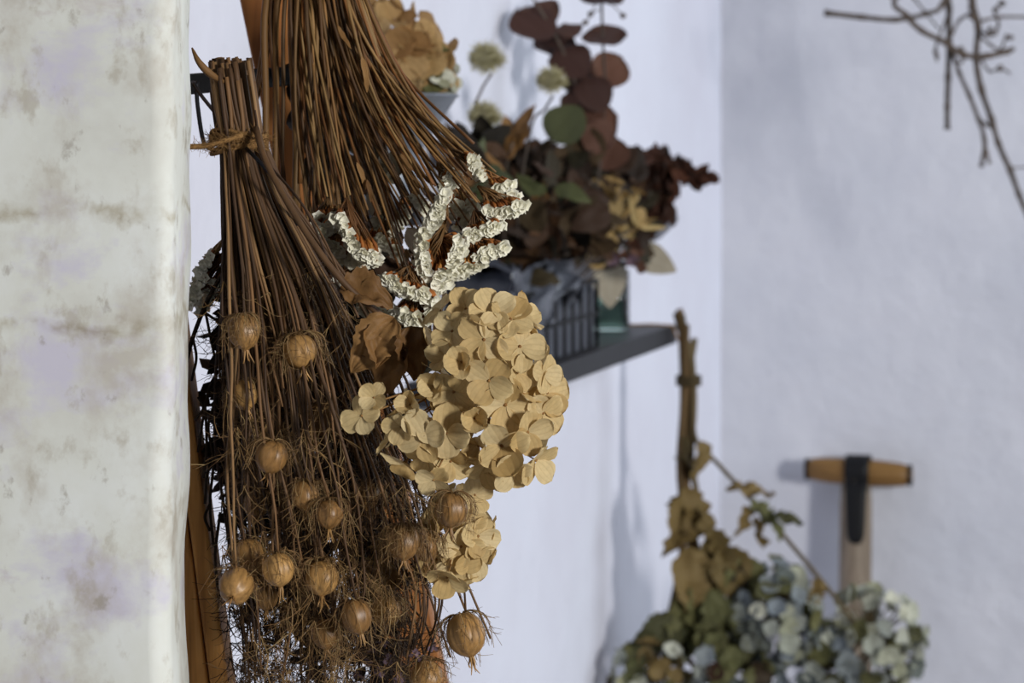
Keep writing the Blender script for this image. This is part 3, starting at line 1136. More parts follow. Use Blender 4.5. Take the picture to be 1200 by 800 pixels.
for i in range(150):
    y = rnd.uniform(20, 300) if i < 110 else rnd.uniform(320, 420)
    x = rnd.uniform(348, lerp_table([(0, 410), (130, 450), (220, 520), (300, 520)], y))
    d = rnd.uniform(1.315, 1.36)
    if i >= 110:
        x = rnd.uniform(370, 520)
        d = rnd.uniform(1.25, 1.29)
    yd = Vector((rnd.gauss(.1, .4), rnd.gauss(0, .3), -1))
    put_mat('leaf', rnd.choice(NARROW + LEAVES), M_dull, stat, frame(P(x, y, d), Vector((rnd.gauss(0, .5), -1, rnd.gauss(0, .3))), yd, 0, rnd.uniform(28, 60) / F * d))

# ------------------------------------------------------------------ tan hydrangeas in front
rnd = random.Random(5)


def hydrangea(name, label, stem_px, ell, explicit, nfill, size_px, d, m, mind):
    h = root(name, label, 'dried flowers', P(stem_px[0][0], stem_px[0][1], stem_px[0][2]))
    mb = MB()
    sm = catmull([P(*q) for q in stem_px], 6)
    mb.tube(sm, 0.0015, 7)
    mb.build('stem', M_stem, h)
    core = P(ell[0][0], ell[0][1], d + 0.012)
    placed = []
    items = []
    for (px, py, s, nx, nz, op) in explicit:
        best = None
        for (cx, cy, rx, ry) in ell:
            q = 1 - ((px - cx) / rx) ** 2 - ((py - cy) / ry) ** 2
            if q > 0 and (best is None or q > best[0]):
                best = (q, rx)
        dep = d - (math.sqrt(best[0]) * best[1] * 0.8 / F * d if best else 0.022)
        p = P(px, py, dep)
        items.append((p, Vector((nx, -1, nz)), s / F * d, op))
        placed.append(p)
    tries = 0
    while len(items) < len(explicit) + nfill and tries < 6000:
        tries += 1
        cx, cy, rx, ry = rnd.choice(ell)
        th = rnd.uniform(0, 2 * math.pi)
        zz = rnd.uniform(-0.35, 1)
        rr = math.sqrt(max(0, 1 - zz * zz))
        k = rnd.uniform(0.75, 1.0)
        px, py = cx + rx * rr * math.cos(th) * k, cy + ry * rr * math.sin(th) * k
        p = P(px, py, d - zz * rx * 0.8 * k / F * d)
        if any((p - q).length < mind for q in placed):
            continue
        inside = False
        for (ex, ey, erx, ery) in ell:
            if ((px - ex) / erx) ** 2 + ((py - ey) / ery) ** 2 + ((d - p.y) / (0.8 * erx / F * d)) ** 2 < 0.5:
                inside = True
        if inside:
            continue
        n = Vector((rr * math.cos(th) + rnd.gauss(0, .22), -zz - 0.15 + rnd.gauss(0, .2), -rr * math.sin(th) + rnd.gauss(0, .22)))
        items.append((p, n, size_px / F * d * rnd.uniform(0.8, 1.1), None))
        placed.append(p)
    mb = MB()
    for (p, n, s, op) in items:
        floret(h, p, n, s, rnd, m, op)
        e = p - n.normalized() * s * 0.7
        mb.tube([e, e.lerp(core, 0.5) + Vector((0, 0, 0.002)), core], [0.0004, 0.0006, 0.0008], 4, False)
    mb.tube([sm[-1], core], 0.0015, 6)
    mb.build('branched_stalks', M_pedicel, h, stuff=True)
    return h


EXPL = [(567, 398, 34, 0.0, 0.25, 0.12), (609, 406, 34, 0.35, 0.35, 0.2), (573, 446, 32, 0.0, 0.1, 0.3), (592, 474, 38, 0.2, -0.1, 0.25), (523, 507, 33, -0.1, 0.0, 0.3),
        (497, 511, 33, -0.2, -0.1, 0.25), (546, 362, 28, -0.1, 0.7, 0.5), (576, 366, 31, 0.1, 0.7, 0.3), (598, 374, 30, 0.35, 0.6, 0.3), (530, 388, 30, -0.3, 0.4, 0.35),
        (588, 522, 36, 0.1, -0.35, 0.5), (618, 506, 34, 0.5, -0.3, 0.3), (636, 484, 28, 0.8, -0.2, 0.3), (637, 438, 27, 0.9, 0.1, 0.4), (641, 460, 29, 0.9, 0.0, 0.3),
        (601, 550, 28, 0.3, -0.8, 0.4), (528, 540, 27, 0.0, -0.5, 0.5), (508, 562, 24, -0.2, -0.5, 0.4), (424, 487, 26, -0.3, 0.0, 0.05), (438, 466, 22, -0.2, 0.4, 0.4),
        (481, 474, 23, -0.3, 0.1, 0.9), (508, 452, 25, -0.3, 0.1, 0.9), (541, 424, 27, -0.2, 0.1, 1.0), (522, 418, 24, -0.5, 0.2, 0.8), (556, 490, 25, 0, 0, 0.9), (470, 500, 22, -0.4, -0.2, 0.5)]
ELL = [(572, 440, 72, 88), (590, 500, 54, 66), (505, 505, 52, 50), (540, 400, 40, 45)]
h1 = hydrangea('dried_hydrangea', 'large parchment tan dried hydrangea head facing out beside the seed pods', [(300, 150, 1.165), (312, 190, 1.148), (352, 262, 1.135), (402, 330, 1.13), (455, 376, 1.14), (510, 420, 1.155), (545, 445, 1.155)],
               ELL, EXPL, 44, 30, 1.130, M_petal, 0.0102)
for (x, y, dx, dy, s, k, n) in ((462, 372, -52, 62, 76, 0, (0.1, -1, 0.35)), (468, 392, -30, 66, 74, 1, (-0.5, -1, 0.1)), (440, 376, 6, 60, 56, 2, (0.6, -1, 0.1)), (482, 382, 8, 62, 60, 3, (0.2, -1, 0.4)),
                                (398, 336, 62, 12, 66, 1, (0.0, -1, 0.9))):
    p = P(x, y, 1.135)
    put_mat('leaf', CRUMPLED[k], M_leaf_brown, h1, frame(p, Vector(n), P(x + dx, y + dy, 1.13) - p, 0, s / F * 1.135))
EX2 = [(540, 640, 30, 0.2, -0.2, 0.3), (535, 662, 31, 0.0, -0.6, 0.3), (554, 655, 30, 0.6, -0.4, 0.3), (560, 628, 28, 0.8, 0.0, 0.3), (524, 676, 27, -0.2, -0.8, 0.4), (556, 580, 26, 0.5, 0.3, 0.4), (545, 610, 28, 0.3, 0.1, 0.3), (512, 655, 26, -0.3, -0.2, 0.4)]
hydrangea('dried_hydrangea', 'smaller tan dried hydrangea head hanging below the large one, behind a pod', [(300, 150, 1.185), (380, 330, 1.18), (470, 480, 1.185), (525, 590, 1.175), (534, 625, 1.172)],
          [(536, 628, 36, 50)], EX2, 14, 28, 1.162, M_petal, 0.009)
# green-white head half hidden at the bottom of the bundle
hydrangea('dried_hydrangea', 'dim tan dried hydrangea head half hidden among threads below the pods', [(300, 150, 1.20), (370, 400, 1.20), (440, 600, 1.205), (458, 650, 1.20)],
          [(462, 665, 26, 30)], [], 10, 26, 1.19, M_petal_brown, 0.010)
# mauve sprig low in the bundle
mv = root('mauve_flower_sprig', 'small dull mauve dried flower sprig low in front of the ladder rail', 'dried flowers', P(440, 690, 1.20))
for i, (x, y) in enumerate(((424, 748), (436, 760), (448, 752), (430, 775), (455, 772), (444, 788), (486, 766), (497, 772), (508, 758), (490, 786), (420, 790), (468, 795))):
    mb = MB()
    mb.tube(catmull([P(440 + (x - 440) * .3, 690, 1.20), P(440 + (x - 440) * .8, 725, 1.19), P(x, y - 4, 1.178)], 4), 0.0005, 4)
    st = mb.build('stalk', M_dark_sprig, mv)
    for k in range(3):
        n = Vector((rnd.gauss(0, .6), -1, rnd.gauss(-.3, .5)))
        put_mat('petal', PETALS[k], M_purple, st, frame(P(x, y, 1.178), n, None, k * 2.1, 8 / F * 1.178))

# ------------------------------------------------------------------ zinc bucket with hydrangea
rnd = random.Random(77)
BKD = 1.88
bkp = P(450, 200, BKD)
BK = Vector((bkp.x, bkp.y, BK_Z))
buck = root('zinc_bucket', 'dull zinc flower bucket with flared rim behind the statice stems', 'bucket', BK)
rim_z = 1.55 + (HZ - 112) / F * BKD - BK_Z
mb = MB()
mb.lathe([(0.026, 0.0), (0.027, 0.004), (0.029, rim_z * .3), (0.0285, rim_z - 0.040), (0.0305, rim_z - 0.036), (0.0530, rim_z - 0.002), (0.0545, rim_z), (0.0530, rim_z + 0.0014), (0.0510, rim_z - 0.002), (0.028, rim_z - 0.036), (0.026, 0.02), (0.024, 0.004)],
         40, Matrix.Translation(BK))
mb.build('body', M_zinc, buck)
mb = MB()
mb.tube([BK + Vector((0.0541 * math.cos(a), 0.0541 * math.sin(a), rim_z)) for a in [2 * math.pi * i / 40 for i in range(41)]], 0.0012, 6, False)
mb.build('rolled_rim', M_zinc, buck)
hydrangea('dried_hydrangea', 'amber brown dried hydrangea head standing in the zinc bucket', [(452, 200, 1.88), (455, 140, 1.88), (462, 100, 1.88)],
          [(462, 66, 52, 48), (486, 66, 36, 42), (446, 40, 34, 34)], [(448, 56, 38, -0.1, 0.2, 0.3), (474, 64, 38, 0.2, 0.1, 0.4), (462, 98, 34, 0.0, -0.2, 0.5), (486, 46, 30, 0.4, 0.6, 0.5), (462, 24, 30, 0.1, 0.9, 0.5)], 22, 36, 1.875, M_petal_brown, 0.0155)
cr = root('dried_hydrangea', 'grey green and cream dried flower head at the right rim of the zinc bucket', 'dried flowers', P(515, 108, 1.88))
for (x, y, m_) in ((498, 90, M_olive_green), (508, 78, M_olive_green), (516, 92, M_cream), (524, 86, M_cream), (520, 100, M_cream), (505, 100, M_olive_green), (512, 62, M_olive_green), (494, 104, M_olive_green), (526, 98, M_cream), (516, 108, M_olive_green)):
    floret(cr, P(x, y, 1.87 + rnd.uniform(-.01, .01)), Vector((rnd.gauss(.3, .4), -1, rnd.gauss(.2, .4))), 17 / F * 1.875, rnd, m_)
mb = MB()
mb.tube([P(508, 104, 1.875), P(490, 125, 1.88), P(470, 190, 1.88)], 0.0012, 5)
mb.build('stem', M_stalk, cr)

# ------------------------------------------------------------------ wire basket, plastic sheet and jar
rnd = random.Random(41)
B0, B1, T0, T1, BH = 2.27, 2.565, 0.010, 0.072, 0.066
bas = root('wire_basket', 'black wire grid basket lined with crumpled plastic on the shelf', 'basket', W((B0 + B1) / 2, (T0 + T1) / 2, SH_Z))


def wire(a, b, r=0.0018):
    mb = MB()
    mb.tube([a, b], r, 6)
    mb.build('wire', M_black, bas)


Z0 = SH_Z + 0.0015
nw = 9
for i in range(nw + 1):
    dd = B0 + (B1 - B0) * i / nw
    for t in (T0, T1):
        wire(W(dd, t, Z0), W(dd, t, Z0 + BH))
for i in range(4):
    t = T0 + (T1 - T0) * i / 3
    for dd in (B0, B1):
        wire(W(dd, t, Z0), W(dd, t, Z0 + BH))
for z in (0.0, BH * .5, BH):
    r = 0.0025 if z == BH else 0.0018
    for t in (T0, T1):
        wire(W(B0, t, Z0 + z), W(B1, t, Z0 + z), r)
    for dd in (B0, B1):
        wire(W(dd, T0, Z0 + z), W(dd, T1, Z0 + z), r)
# crumpled liner: an open tray of plastic, its edges ruffled over the rim
mb = MB()
ring = []
NS = 96
for i in range(NS):
    t = 4 * i / NS
    k = int(t)
    f = t - k
    g = 0.0022
    cs = [(B0 + g, T0 + g), (B1 - g, T0 + g), (B1 - g, T1 - g), (B0 + g, T1 - g)]
    a, b = cs[k], cs[(k + 1) % 4]
    ring.append((a[0] + (b[0] - a[0]) * f, a[1] + (b[1] - a[1]) * f))
cd, ct = (B0 + B1) / 2, (T0 + T1) / 2
LV = [(0.0, 0.98, 0), (0.015, 0.99, 0.03), (0.033, 0.99, 0.06), (0.052, 0.99, 0.12), (0.068, 0.99, 0.7), (0.082, 0.98, 1.0), (0.092, 0.94, 1.2), (0.088, 0.86, 1.3), (0.076, 0.74, 1.4), (0.082, 0.60, 1.4), (0.074, 0.42, 1.4)]
for (z, s, am) in LV:
    for i, (dd, tt) in enumerate(ring):
        q = Vector((dd * 20, tt * 20, z * 28))
        n1 = mnoise.noise(q) + 0.6 * mnoise.noise(q * 2.3)
        n2 = mnoise.noise(q + Vector((9, 4, 1))) + 0.5 * abs(mnoise.noise(q * 2.1))
        if am < 0.5:
            n1 = -abs(n1)
        p = W(cd + (dd - cd) * s * (1 + 0.02 * am * n1), max(0.005, ct + (tt - ct) * s * (1 + 0.10 * am * n1)), Z0 + 0.001 + max(0, z + 0.016 * am * n2))
        mb.v.append(p)
for j in range(len(LV) - 1):
    for i in range(NS):
        a, b = j * NS + i, j * NS + (i + 1) % NS
        mb.f.append((a, b, b + NS, a + NS))
mb.f.append(tuple(range((len(LV) - 1) * NS, len(LV) * NS)))
mb.build('plastic_liner', M_liner, bas)
# near lobe of the sheet slumping forward over the basket's front
mb = MB()


def lobe(u, v):
    dd = 2.22 + 0.25 * u
    z = Z0 + 0.098 - 0.055 * v + 0.016 * math.sin(u * 9 + 1) * (0.3 + v)
    t = 0.045 + 0.036 * math.sin(v * 2.2) + 0.006 * math.sin(u * 14 + 4 * v) + 0.013 * mnoise.noise(Vector((u * 6, v * 5, 2)))
    return W(dd, t, z + 0.014 * mnoise.noise(Vector((u * 5, v * 7, 5))))


mb.grid(lobe, 36, 20)
thick(mb.build('plastic_fold', M_liner, bas), 0.0006)

# glass jar
JC = W(2.81, 0.0285, SH_Z)
jar = root('glass_jar', 'small square aqua green glass jar at the far end of the shelf', 'jar', JC)
mb = MB()
hw, hh = 0.0195, 0.066


def sq(r, z):
    out = []
    for k in range(16):
        a = 2 * math.pi * (k + .5) / 16
        c_, s_ = math.cos(a), math.sin(a)
        q = r / max(abs(c_), abs(s_)) ** 0.8
        out.append(JC + NWALL * (q * c_) + DWALL * (q * s_) + Vector((0, 0, z)))
    return out


rows = [sq(hw * .9, 0), sq(hw, .002), sq(hw, hh), sq(hw * .92, hh + .001), sq(hw * .86, hh), sq(hw * .86, .005), sq(hw * .7, .004)]
for r_ in rows:
    mb.v += r_
for j in range(len(rows) - 1):
    for k in range(16):
        a, b = j * 16 + k, j * 16 + (k + 1) % 16
        mb.f.append((a, b, b + 16, a + 16))
mb.f.append(tuple(reversed(range(16))))
mb.f.append(tuple(range(6 * 16, 7 * 16)))
mb.build('body', M_glass, jar)

# ------------------------------------------------------------------ dried things standing in the basket
BC = W(2.42, 0.042, SH_Z + 0.066)


def stem_to(parent, pts, r, m, n=5):
    mb = MB()
    mb.tube(catmull(pts, 5), r, n)
    return mb.build('stem', m, parent)


# russet round-leaved branch
eu = root('eucalyptus_branch', 'upright branch of round russet leaves standing in the basket', 'dried flowers', BC)
ed = 2.46
stem_to(eu, [BC, P(690, 250, 2.44), P(708, 130, ed), P(706, 40, ed), P(704, -20, ed)], 0.0014, M_twig)
stem_to(eu, [P(694, 230, 2.45), P(680, 120, ed), P(655, 50, ed), P(622, -6, ed)], 0.0014, M_twig)
for (x, y, s, ang, tilt, mm) in ((706, -2, 32, 90, 1.6, 3), (708, 42, 32, 85, 1.6, 0), (714, 82, 27, 40, 0.3, 0), (698, 106, 30, -20, 0.3, 3), (674, 118, 24, -60, 0.3, 0), (702, 147, 30, 70, 0.35, 0),
                                 (714, 178, 26, 20, 0.4, 0), (630, 20, 34, -35, 0.9, 3), (656, 44, 34, -40, 0.8, 3), (672, 66, 32, -30, 0.6, 3), (684, 92, 30, -35, 0.5, 3), (690, 128, 24, -60, 0.5, 0),
                                 (664, 148, 32, 215, 0.4, 1), (688, 172, 32, 150, 0.3, 2), (640, 8, 24, -30, 0.5, 0), (668, 26, 22, -10, 1.0, 0), (700, 160, 24, 120, 0.2, 0)):
    a = math.radians(ang)
    ydir = Vector((math.sin(a), 0, math.cos(a)))
    nrm = Vector((rnd.gauss(0, .15), -1, tilt * 1.2))
    L = s * 1.7 / F * ed
    c = P(x, y, ed + rnd.uniform(-.018, .018)) - ydir * L * 0.5
    m_ = (M_euca, M_euca_green, M_dull, M_euca_dark)[mm]
    put_mat('leaf', ROUND[rnd.randrange(3)], m_, eu, frame(c, nrm, ydir, 0, L))
for (x, y) in ((730, 18), (692, 16), (686, 26)):
    mb = MB()
    mb.lathe([(0.0008, .0023), (.0027, .0015), (.003, -.0015), (.0009, -.0033)], 8, Matrix.Translation(P(x, y, ed)))
    mb.tube([P(x, y, ed), P((x + 706) / 2, y - 12, ed), P(706, y - 16, ed)], 0.0006, 4)
    mb.build('seed_capsule', M_twig, eu)

# fluffy round seed heads
PUFF = MB()
r_ = random.Random(3)
PUFF.lathe([(0.05, 0.55), (0.4, 0.45), (0.55, 0.0), (0.42, -0.42), (0.08, -0.55)], 12)
for i in range(520):
    d = Vector((r_.gauss(0, 1), r_.gauss(0, 1), r_.gauss(0, 1))).normalized()
    e = d * r_.uniform(0.85, 1.12) + Vector((r_.gauss(0, .1), r_.gauss(0, .1), r_.gauss(0, .1)))
    PUFF.tube([d * 0.45, (d * 0.45 + e) / 2, e], [0.035, 0.030, 0.012], 3, False)
PUFF_ME = PUFF.mesh('fluff', M_puff)
for (x, y, s, sp, lab) in ((570, 68, 20, [(576, 86), (563, 108), (557, 140), (580, 250)], 'pale fluffy seed head on a thin grey stalk standing highest of three'),
                           (646, 94, 17, [(648, 112), (638, 128), (622, 150), (606, 260)], 'pale yellow fluffy seed head in front of the russet leaves'),
                           (568, 136, 19, [(568, 150), (572, 180), (590, 270)], 'pale fluffy seed head lowest of three, just above the dark leaves')):
    dpt = 2.24
    pf = root('fluffy_seed_head', lab, 'dried flowers', BC, 'fluffy seed heads in the basket')
    stem_to(pf, [P(q[0], q[1], dpt) for q in sp] + [BC + Vector((rnd.uniform(-.02, .02), 0, 0))], 0.0012, M_twig)
    put('seed_head', PUFF_ME, pf, Matrix.Translation(P(x, y, dpt)) @ Matrix.Diagonal((1.1, 1, .98, 1)) @ Matrix.Scale(s / F * dpt, 4), stuff=True)


def clump(name, label, base, ell, n, meshes, m, smin, smax, stalk, up=0.6, seed=1, group=None):
    r_ = random.Random(seed)
    h = root(name, label, 'dried flowers', base, group)
    for i in range(n):
        cx, cy, d, rx, ry, rd = r_.choice(ell)
        while True:
            a, b, c = r_.uniform(-1, 1), r_.uniform(-1, 1), r_.uniform(-1, 1)
            if a * a + b * b + c * c < 1:
                break
        p = P(cx + a * rx, cy + b * ry, d + c * rd)
        out = (p - base).normalized()
        yd = out * up + Vector((r_.gauss(0, .5), r_.gauss(0, .5), r_.gauss(0, .5)))
        L = r_.uniform(smin, smax) / F * d
        mm = m if not isinstance(m, (list, tuple)) else r_.choice(m)
        put_mat('leaf', r_.choice(meshes), mm, h, frame(p - yd.normalized() * L * .5, Vector((r_.gauss(0, .7), -1, r_.gauss(0.3, .7))), yd, 0, L))
        if i % stalk == 0:
            mb = MB()
            mb.tube([base + Vector((r_.gauss(0, .006), r_.gauss(0, .006), 0)), base.lerp(p, .55) + Vector((0, 0, .009)), p], 0.0009, 4)
            mb.build('stem', M_twig, h)
    return h


clump('dried_leaf_bunch', 'dark brown and olive dried leaves crowding the wire basket', BC + Vector((-.02, 0, 0)), [(582, 215, 2.25, 58, 62, .04), (640, 225, 2.38, 66, 66, .05), (655, 265, 2.40, 66, 48, .05), (598, 270, 2.30, 54, 50, .04)],
      280, LEAVES + NARROW, M_dull, 26, 58, 5, seed=3)
clump('dried_leaf_bunch', 'dark brown leaves and thin sprigs at the far end of the basket', BC + Vector((.02, .04, 0)), [(705, 225, 2.56, 42, 46, .05), (712, 272, 2.60, 50, 40, .04), (742, 245, 2.66, 30, 40, .03)],
      170, LEAVES + NARROW, M_dull, 20, 46, 5, seed=4)
clump('dried_leaf_bunch', 'amber and brown pointed leaves behind the white statice heads', BC + Vector((-.05, -.10, 0)), [(540, 185, 2.12, 26, 42, .03), (622, 220, 2.26, 40, 34, .03), (585, 170, 2.2, 34, 20, .03)],
      44, LEAVES, [M_dull, M_leaf_brown, M_dull, M_euca_green], 34, 60, 3, seed=9)
clump('bleached_grass_bunch', 'pale bleached grass heads in the middle of the dark leaves', BC + Vector((.03, .05, 0)), [(715, 235, 2.50, 44, 30, .02), (730, 265, 2.54, 34, 26, .02), (690, 285, 2.50, 32, 20, .02)],
      56, NARROW + LEAVES[:1], M_grass, 16, 44, 4, seed=5)
# rust lacy sprig arching to the right
fern = root('rust_fern_sprig', 'rust brown lacy sprig arching out over the far end of the shelf', 'dried flowers', BC + Vector((.04, .06, 0)))
for (path, n) in (([(700, 280), (725, 225), (745, 192), (765, 182), (795, 194), (818, 210)], 60), ([(705, 280), (740, 240), (762, 214), (790, 216)], 40), ([(710, 285), (750, 262), (772, 240), (784, 232)], 44), ([(700, 285), (735, 232), (758, 200), (778, 200)], 44)):
    sm = catmull([P(x, y, 2.64) for x, y in path], 8)
    sm[0] = BC + Vector((.03, .04, 0))
    mb = MB()
    mb.tube(sm, 0.0016, 5)
    st = mb.build('sprig', M_rust, fern)
    for i in range(n):
        k = rnd.randint(len(sm) // 3, len(sm) - 1)
        L = rnd.uniform(12, 30) / F * 2.64
        yd = Vector((rnd.gauss(0.2, .8), rnd.gauss(0, .5), rnd.gauss(-0.3, .8)))
        put_mat('leaflet', rnd.choice(LEAVES), M_rust, st, frame(sm[k] + Vector((rnd.gauss(0, .003), rnd.gauss(0, .003), rnd.gauss(0, .003))), Vector((rnd.gauss(0, .7), -1, rnd.gauss(0, .7))), yd, 0, L))
# pinkish small flowers
pk = root('dried_flower_sprig', 'few small pinkish brown dried flowers hanging above the glass jar', 'dried flowers', BC + Vector((.04, .06, 0)))
for (x, y, m_) in ((730, 298, M_euca), (742, 306, M_purple), (748, 294, M_euca), (718, 304, M_purple), (752, 312, M_euca), (710, 296, M_euca), (675, 200, M_purple), (742, 286, M_rust)):
    stem_to(pk, [BC + Vector((.04, .06, 0)), P(725, 285, 2.56), P(x, y, 2.53)], 0.0008, M_twig, 4)
    floret(pk, P(x, y, 2.525), Vector((rnd.gauss(0, .4), -1, rnd.gauss(0, .4))), 9 / F * 2.53, rnd, m_)
# pale felted leaves
pl = root('pale_leaf_sprig', 'pale beige oval leaf sticking out past the end of the basket', 'leaf', BC + Vector((.05, .07, 0)))
stem_to(pl, [BC + Vector((.05, .07, 0)), P(735, 292, 2.66), P(748, 300, 2.66)], 0.0012, M_twig)
p = P(744, 294, 2.66)
OV = leaf_mesh('leaf', 91, 0.36, 0.06, -0.12, 0.02, 0, 8, 10, M_pale_leaf, 0.85)
put('leaf', OV, pl, frame(p, Vector((0.1, -1, 0.5)), P(792, 318, 2.66) - p, 0, 0.0480))
pl2 = root('pale_leaf', 'pale beige leaf hanging point down against the glass jar', 'leaf', P(712, 300, 2.71))
p = P(712, 302, 2.71)
put('leaf', OV, pl2, frame(p, Vector((0.1, -1, 0.15)), P(714, 360, 2.715) - p, 0, 0.053))
# slate plastic wedge poking out at the back
wd = root('plastic_tray', 'small slate grey plastic tray end poking out behind the pale leaf', 'tray', P(752, 292, 2.72))
mb = MB()
cs = [P(742, 268, 2.74), P(785, 254, 2.74), P(783, 262, 2.74), P(762, 282, 2.74), P(742, 290, 2.74)]
b = len(mb.v)
for q in cs:
    mb.v.append(q)
for q in cs:
    mb.v.append(q + DWALL * 0.05)
mb.f.append((4, 3, 2, 1, 0))
mb.f.append((5, 6, 7, 8, 9))
for k in range(5):
    mb.f.append((k, (k + 1) % 5, 5 + (k + 1) % 5, 5 + k))
mb.build('end_wall', M_liner, wd, smooth=False)

# ------------------------------------------------------------------ blue hydrangea bunch on the far end of the shelf
rnd = random.Random(61)
HD = 2.88
bh = root('blue_hydrangea_bunch', 'bunch of faded blue and cream hydrangeas hanging from the shelf end', 'dried flowers', P(806, 470, HD))
STK = [([(796, 362), (802, 395), (806, 440), (800, 520), (812, 620), (830, 700), (850, 760)], .0024), ([(792, 366), (800, 400), (808, 450), (806, 530), (800, 640), (780, 740), (758, 790)], .0022),
       ([(814, 396), (808, 440), (806, 500), (822, 600), (860, 660), (900, 720)], .0022), ([(800, 368), (812, 440), (814, 510), (838, 540), (905, 612), (972, 692), (1010, 740)], .0015),
       ([(804, 380), (802, 450), (798, 560), (804, 680), (830, 800)], .0024), ([(810, 400), (814, 470), (812, 560), (842, 640), (872, 720)], .0018), ([(798, 385), (800, 470), (796, 560), (812, 660)], .002)]
for path, r in STK:
    mb = MB()
    k = rnd.uniform(-.010, .010)
    mb.tube(catmull([P(x, y, HD + k) for x, y in path], 5), r * 1.75, 7)
    mb.build('stalk', M_stalk, bh)
mb = MB()
for k in range(4):
    mb.tube([P(807, 441 + k * 3, HD) + Vector((.0135 * math.cos(a), .016 * math.sin(a), 0)) for a in [2 * math.pi * i / 16 for i in range(17)]], .0015, 5, False)
mb.build('twine', M_stalk, bh)
mb = MB()
mb.tube([P(806, 440, HD), P(800, 410, HD + .01), W(2.89, SH_DEP + .001, SH_Z + 0.001), W(2.89, SH_DEP * .7, SH_Z + 0.0018), W(2.87, SH_DEP * .4, SH_Z + 0.0016)], .0012, 5)
mb.build('hanging_string', M_twine, bh)

pv = [petal_mesh('petal', 70 + i, 0.56, 0.25, 0.05, 3, 4) for i in range(3)]
FLJ = []
for v in range(4):
    mb = MB()
    r_ = random.Random(900 + v)
    for k in range(4):
        T = Matrix.Rotation(k * math.pi / 2 + r_.uniform(-.2, .2), 4, 'Z') @ Matrix.Translation((0, .03, .02 * (k % 2))) @ Matrix.Rotation(r_.uniform(0, .7), 4, 'X')
        b = len(mb.v)
        src = pv[r_.randrange(3)]
        mb.v += [T @ vv.co for vv in src.vertices]
        mb.f += [tuple(b + i for i in pp.vertices) for pp in src.polygons]
    FLJ.append(mb.mesh('floret', None))


def head(cx, cy, rx, ry, d, n, mats, size):
    c = P(cx, cy, d)
    mb = MB()
    placed = []
    for i in range(n * 6):
        if len(placed) >= n:
            break
        v = Vector((rnd.gauss(0, 1), rnd.gauss(-.3, 1), rnd.gauss(0, 1))).normalized()
        k = rnd.uniform(.8, 1.05)
        p = c + Vector((v.x * rx, v.y * rx * .8, v.z * ry)) * (k / F * d)
        if any((p - q[0]).length < size * .62 / F * d for q in placed):
            continue
        placed.append((p, v))
        mb.tube([p, p.lerp(c, .5), c], [.0006, .0009, .0012], 4, False)
    hd = mb.build('flower_head', M_stalk, bh)
    for p, v in placed:
        nv = v + Vector((rnd.gauss(0, .35), rnd.gauss(-.2, .35), rnd.gauss(0, .35)))
        put_mat('floret', rnd.choice(FLJ), rnd.choice(mats), hd, frame(p, nv, None, rnd.uniform(0, 6), size * rnd.uniform(.75, 1.1) / F * d))


head(1022, 748, 56, 62, 2.90, 88, [M_cream, M_cream, M_cream, M_cream, M_blue, M_cream, M_olive_green], 15)
head(905, 722, 52, 62, 2.86, 84, [M_blue, M_blue, M_cream, M_olive_green, M_blue], 15)
head(850, 780, 50, 50, 2.84, 46, [M_blue, M_olive_green, M_olive_green, M_dull], 16)
head(960, 780, 48, 48, 2.90, 42, [M_blue, M_blue, M_olive_green], 16)
head(762, 795, 46, 44, 2.83, 40, [M_cream, M_olive, M_olive_green, M_cream], 16)
for i, (x, y, dx, dy, s, k, mm, n) in enumerate(((806, 570, -18, 88, 84, 0, M_olive, (0.8, -1, 0.1)), (798, 580, -6, 70, 62, 1, M_olive, (-0.9, -1, 0.1)), (818, 580, 8, 84, 70, 2, M_olive, (1.4, -1, 0)),
                                  (818, 516, 10, 46, 46, 3, M_olive, (1.6, -1, 0.2)), (804, 510, -6, 74, 56, 0, M_olive, (-1.6, -1, 0)), (832, 620, 12, 74, 80, 1, M_olive, (0.2, -1, 0.3)), (808, 640, -4, 70, 76, 2, M_olive, (0.4, -1, 0)),
                                  (824, 670, 6, 100, 104, 3, M_olive_green, (0.1, -1, 0.2)), (832, 690, 36, 90, 96, 0, M_olive_green, (-0.3, -1, 0.2)), (800, 690, 22, 80, 86, 1, M_olive_green, (0.3, -1, 0)),
                                  (852, 568, 50, 38, 56, 2, M_olive, (0.4, -1, 1.3)), (878, 590, 46, 40, 54, 3, M_olive_green, (0.6, -1, 1.3)), (872, 592, 4, 52, 42, 0, M_olive, (1.3, -1, 0)), (890, 604, 8, 46, 40, 1, M_olive, (-1.3, -1, 0)),
                                  (906, 600, 34, 30, 40, 2, M_olive_green, (0, -1, 0.7)), (846, 640, 16, 60, 66, 1, M_olive, (0.3, -1, 0.2)), (958, 676, -4, 46, 44, 3, M_olive, (0.3, -1, 0)), (770, 756, -44, 10, 52, 2, M_olive_green, (0, -1, 0.6)),
                                  (800, 730, -50, 26, 66, 0, M_olive_green, (0.2, -1, 0.5)), (844, 730, 40, 60, 84, 1, M_olive_green, (0, -1, 0.3)), (930, 690, 20, 56, 62, 2, M_olive_green, (0, -1, 0.3)), (870, 650, 0, 60, 64, 3, M_olive_green, (0.2, -1, 0.2)),
                                  (822, 640, 6, 60, 66, 0, M_olive, (0.6, -1, .1)), (852, 655, 22, 30, 44, 0, M_dull, (0, -1, .2)))):
    d = HD - 0.022 + rnd.uniform(-.010, .010)
    p = P(x, y, d)
    put_mat('leaf', (SHRIVELLED if i % 3 else CRUMPLED)[k], mm, bh, frame(p, Vector(n), P(x + dx, y + dy, d) - p, 0, s / F * d))

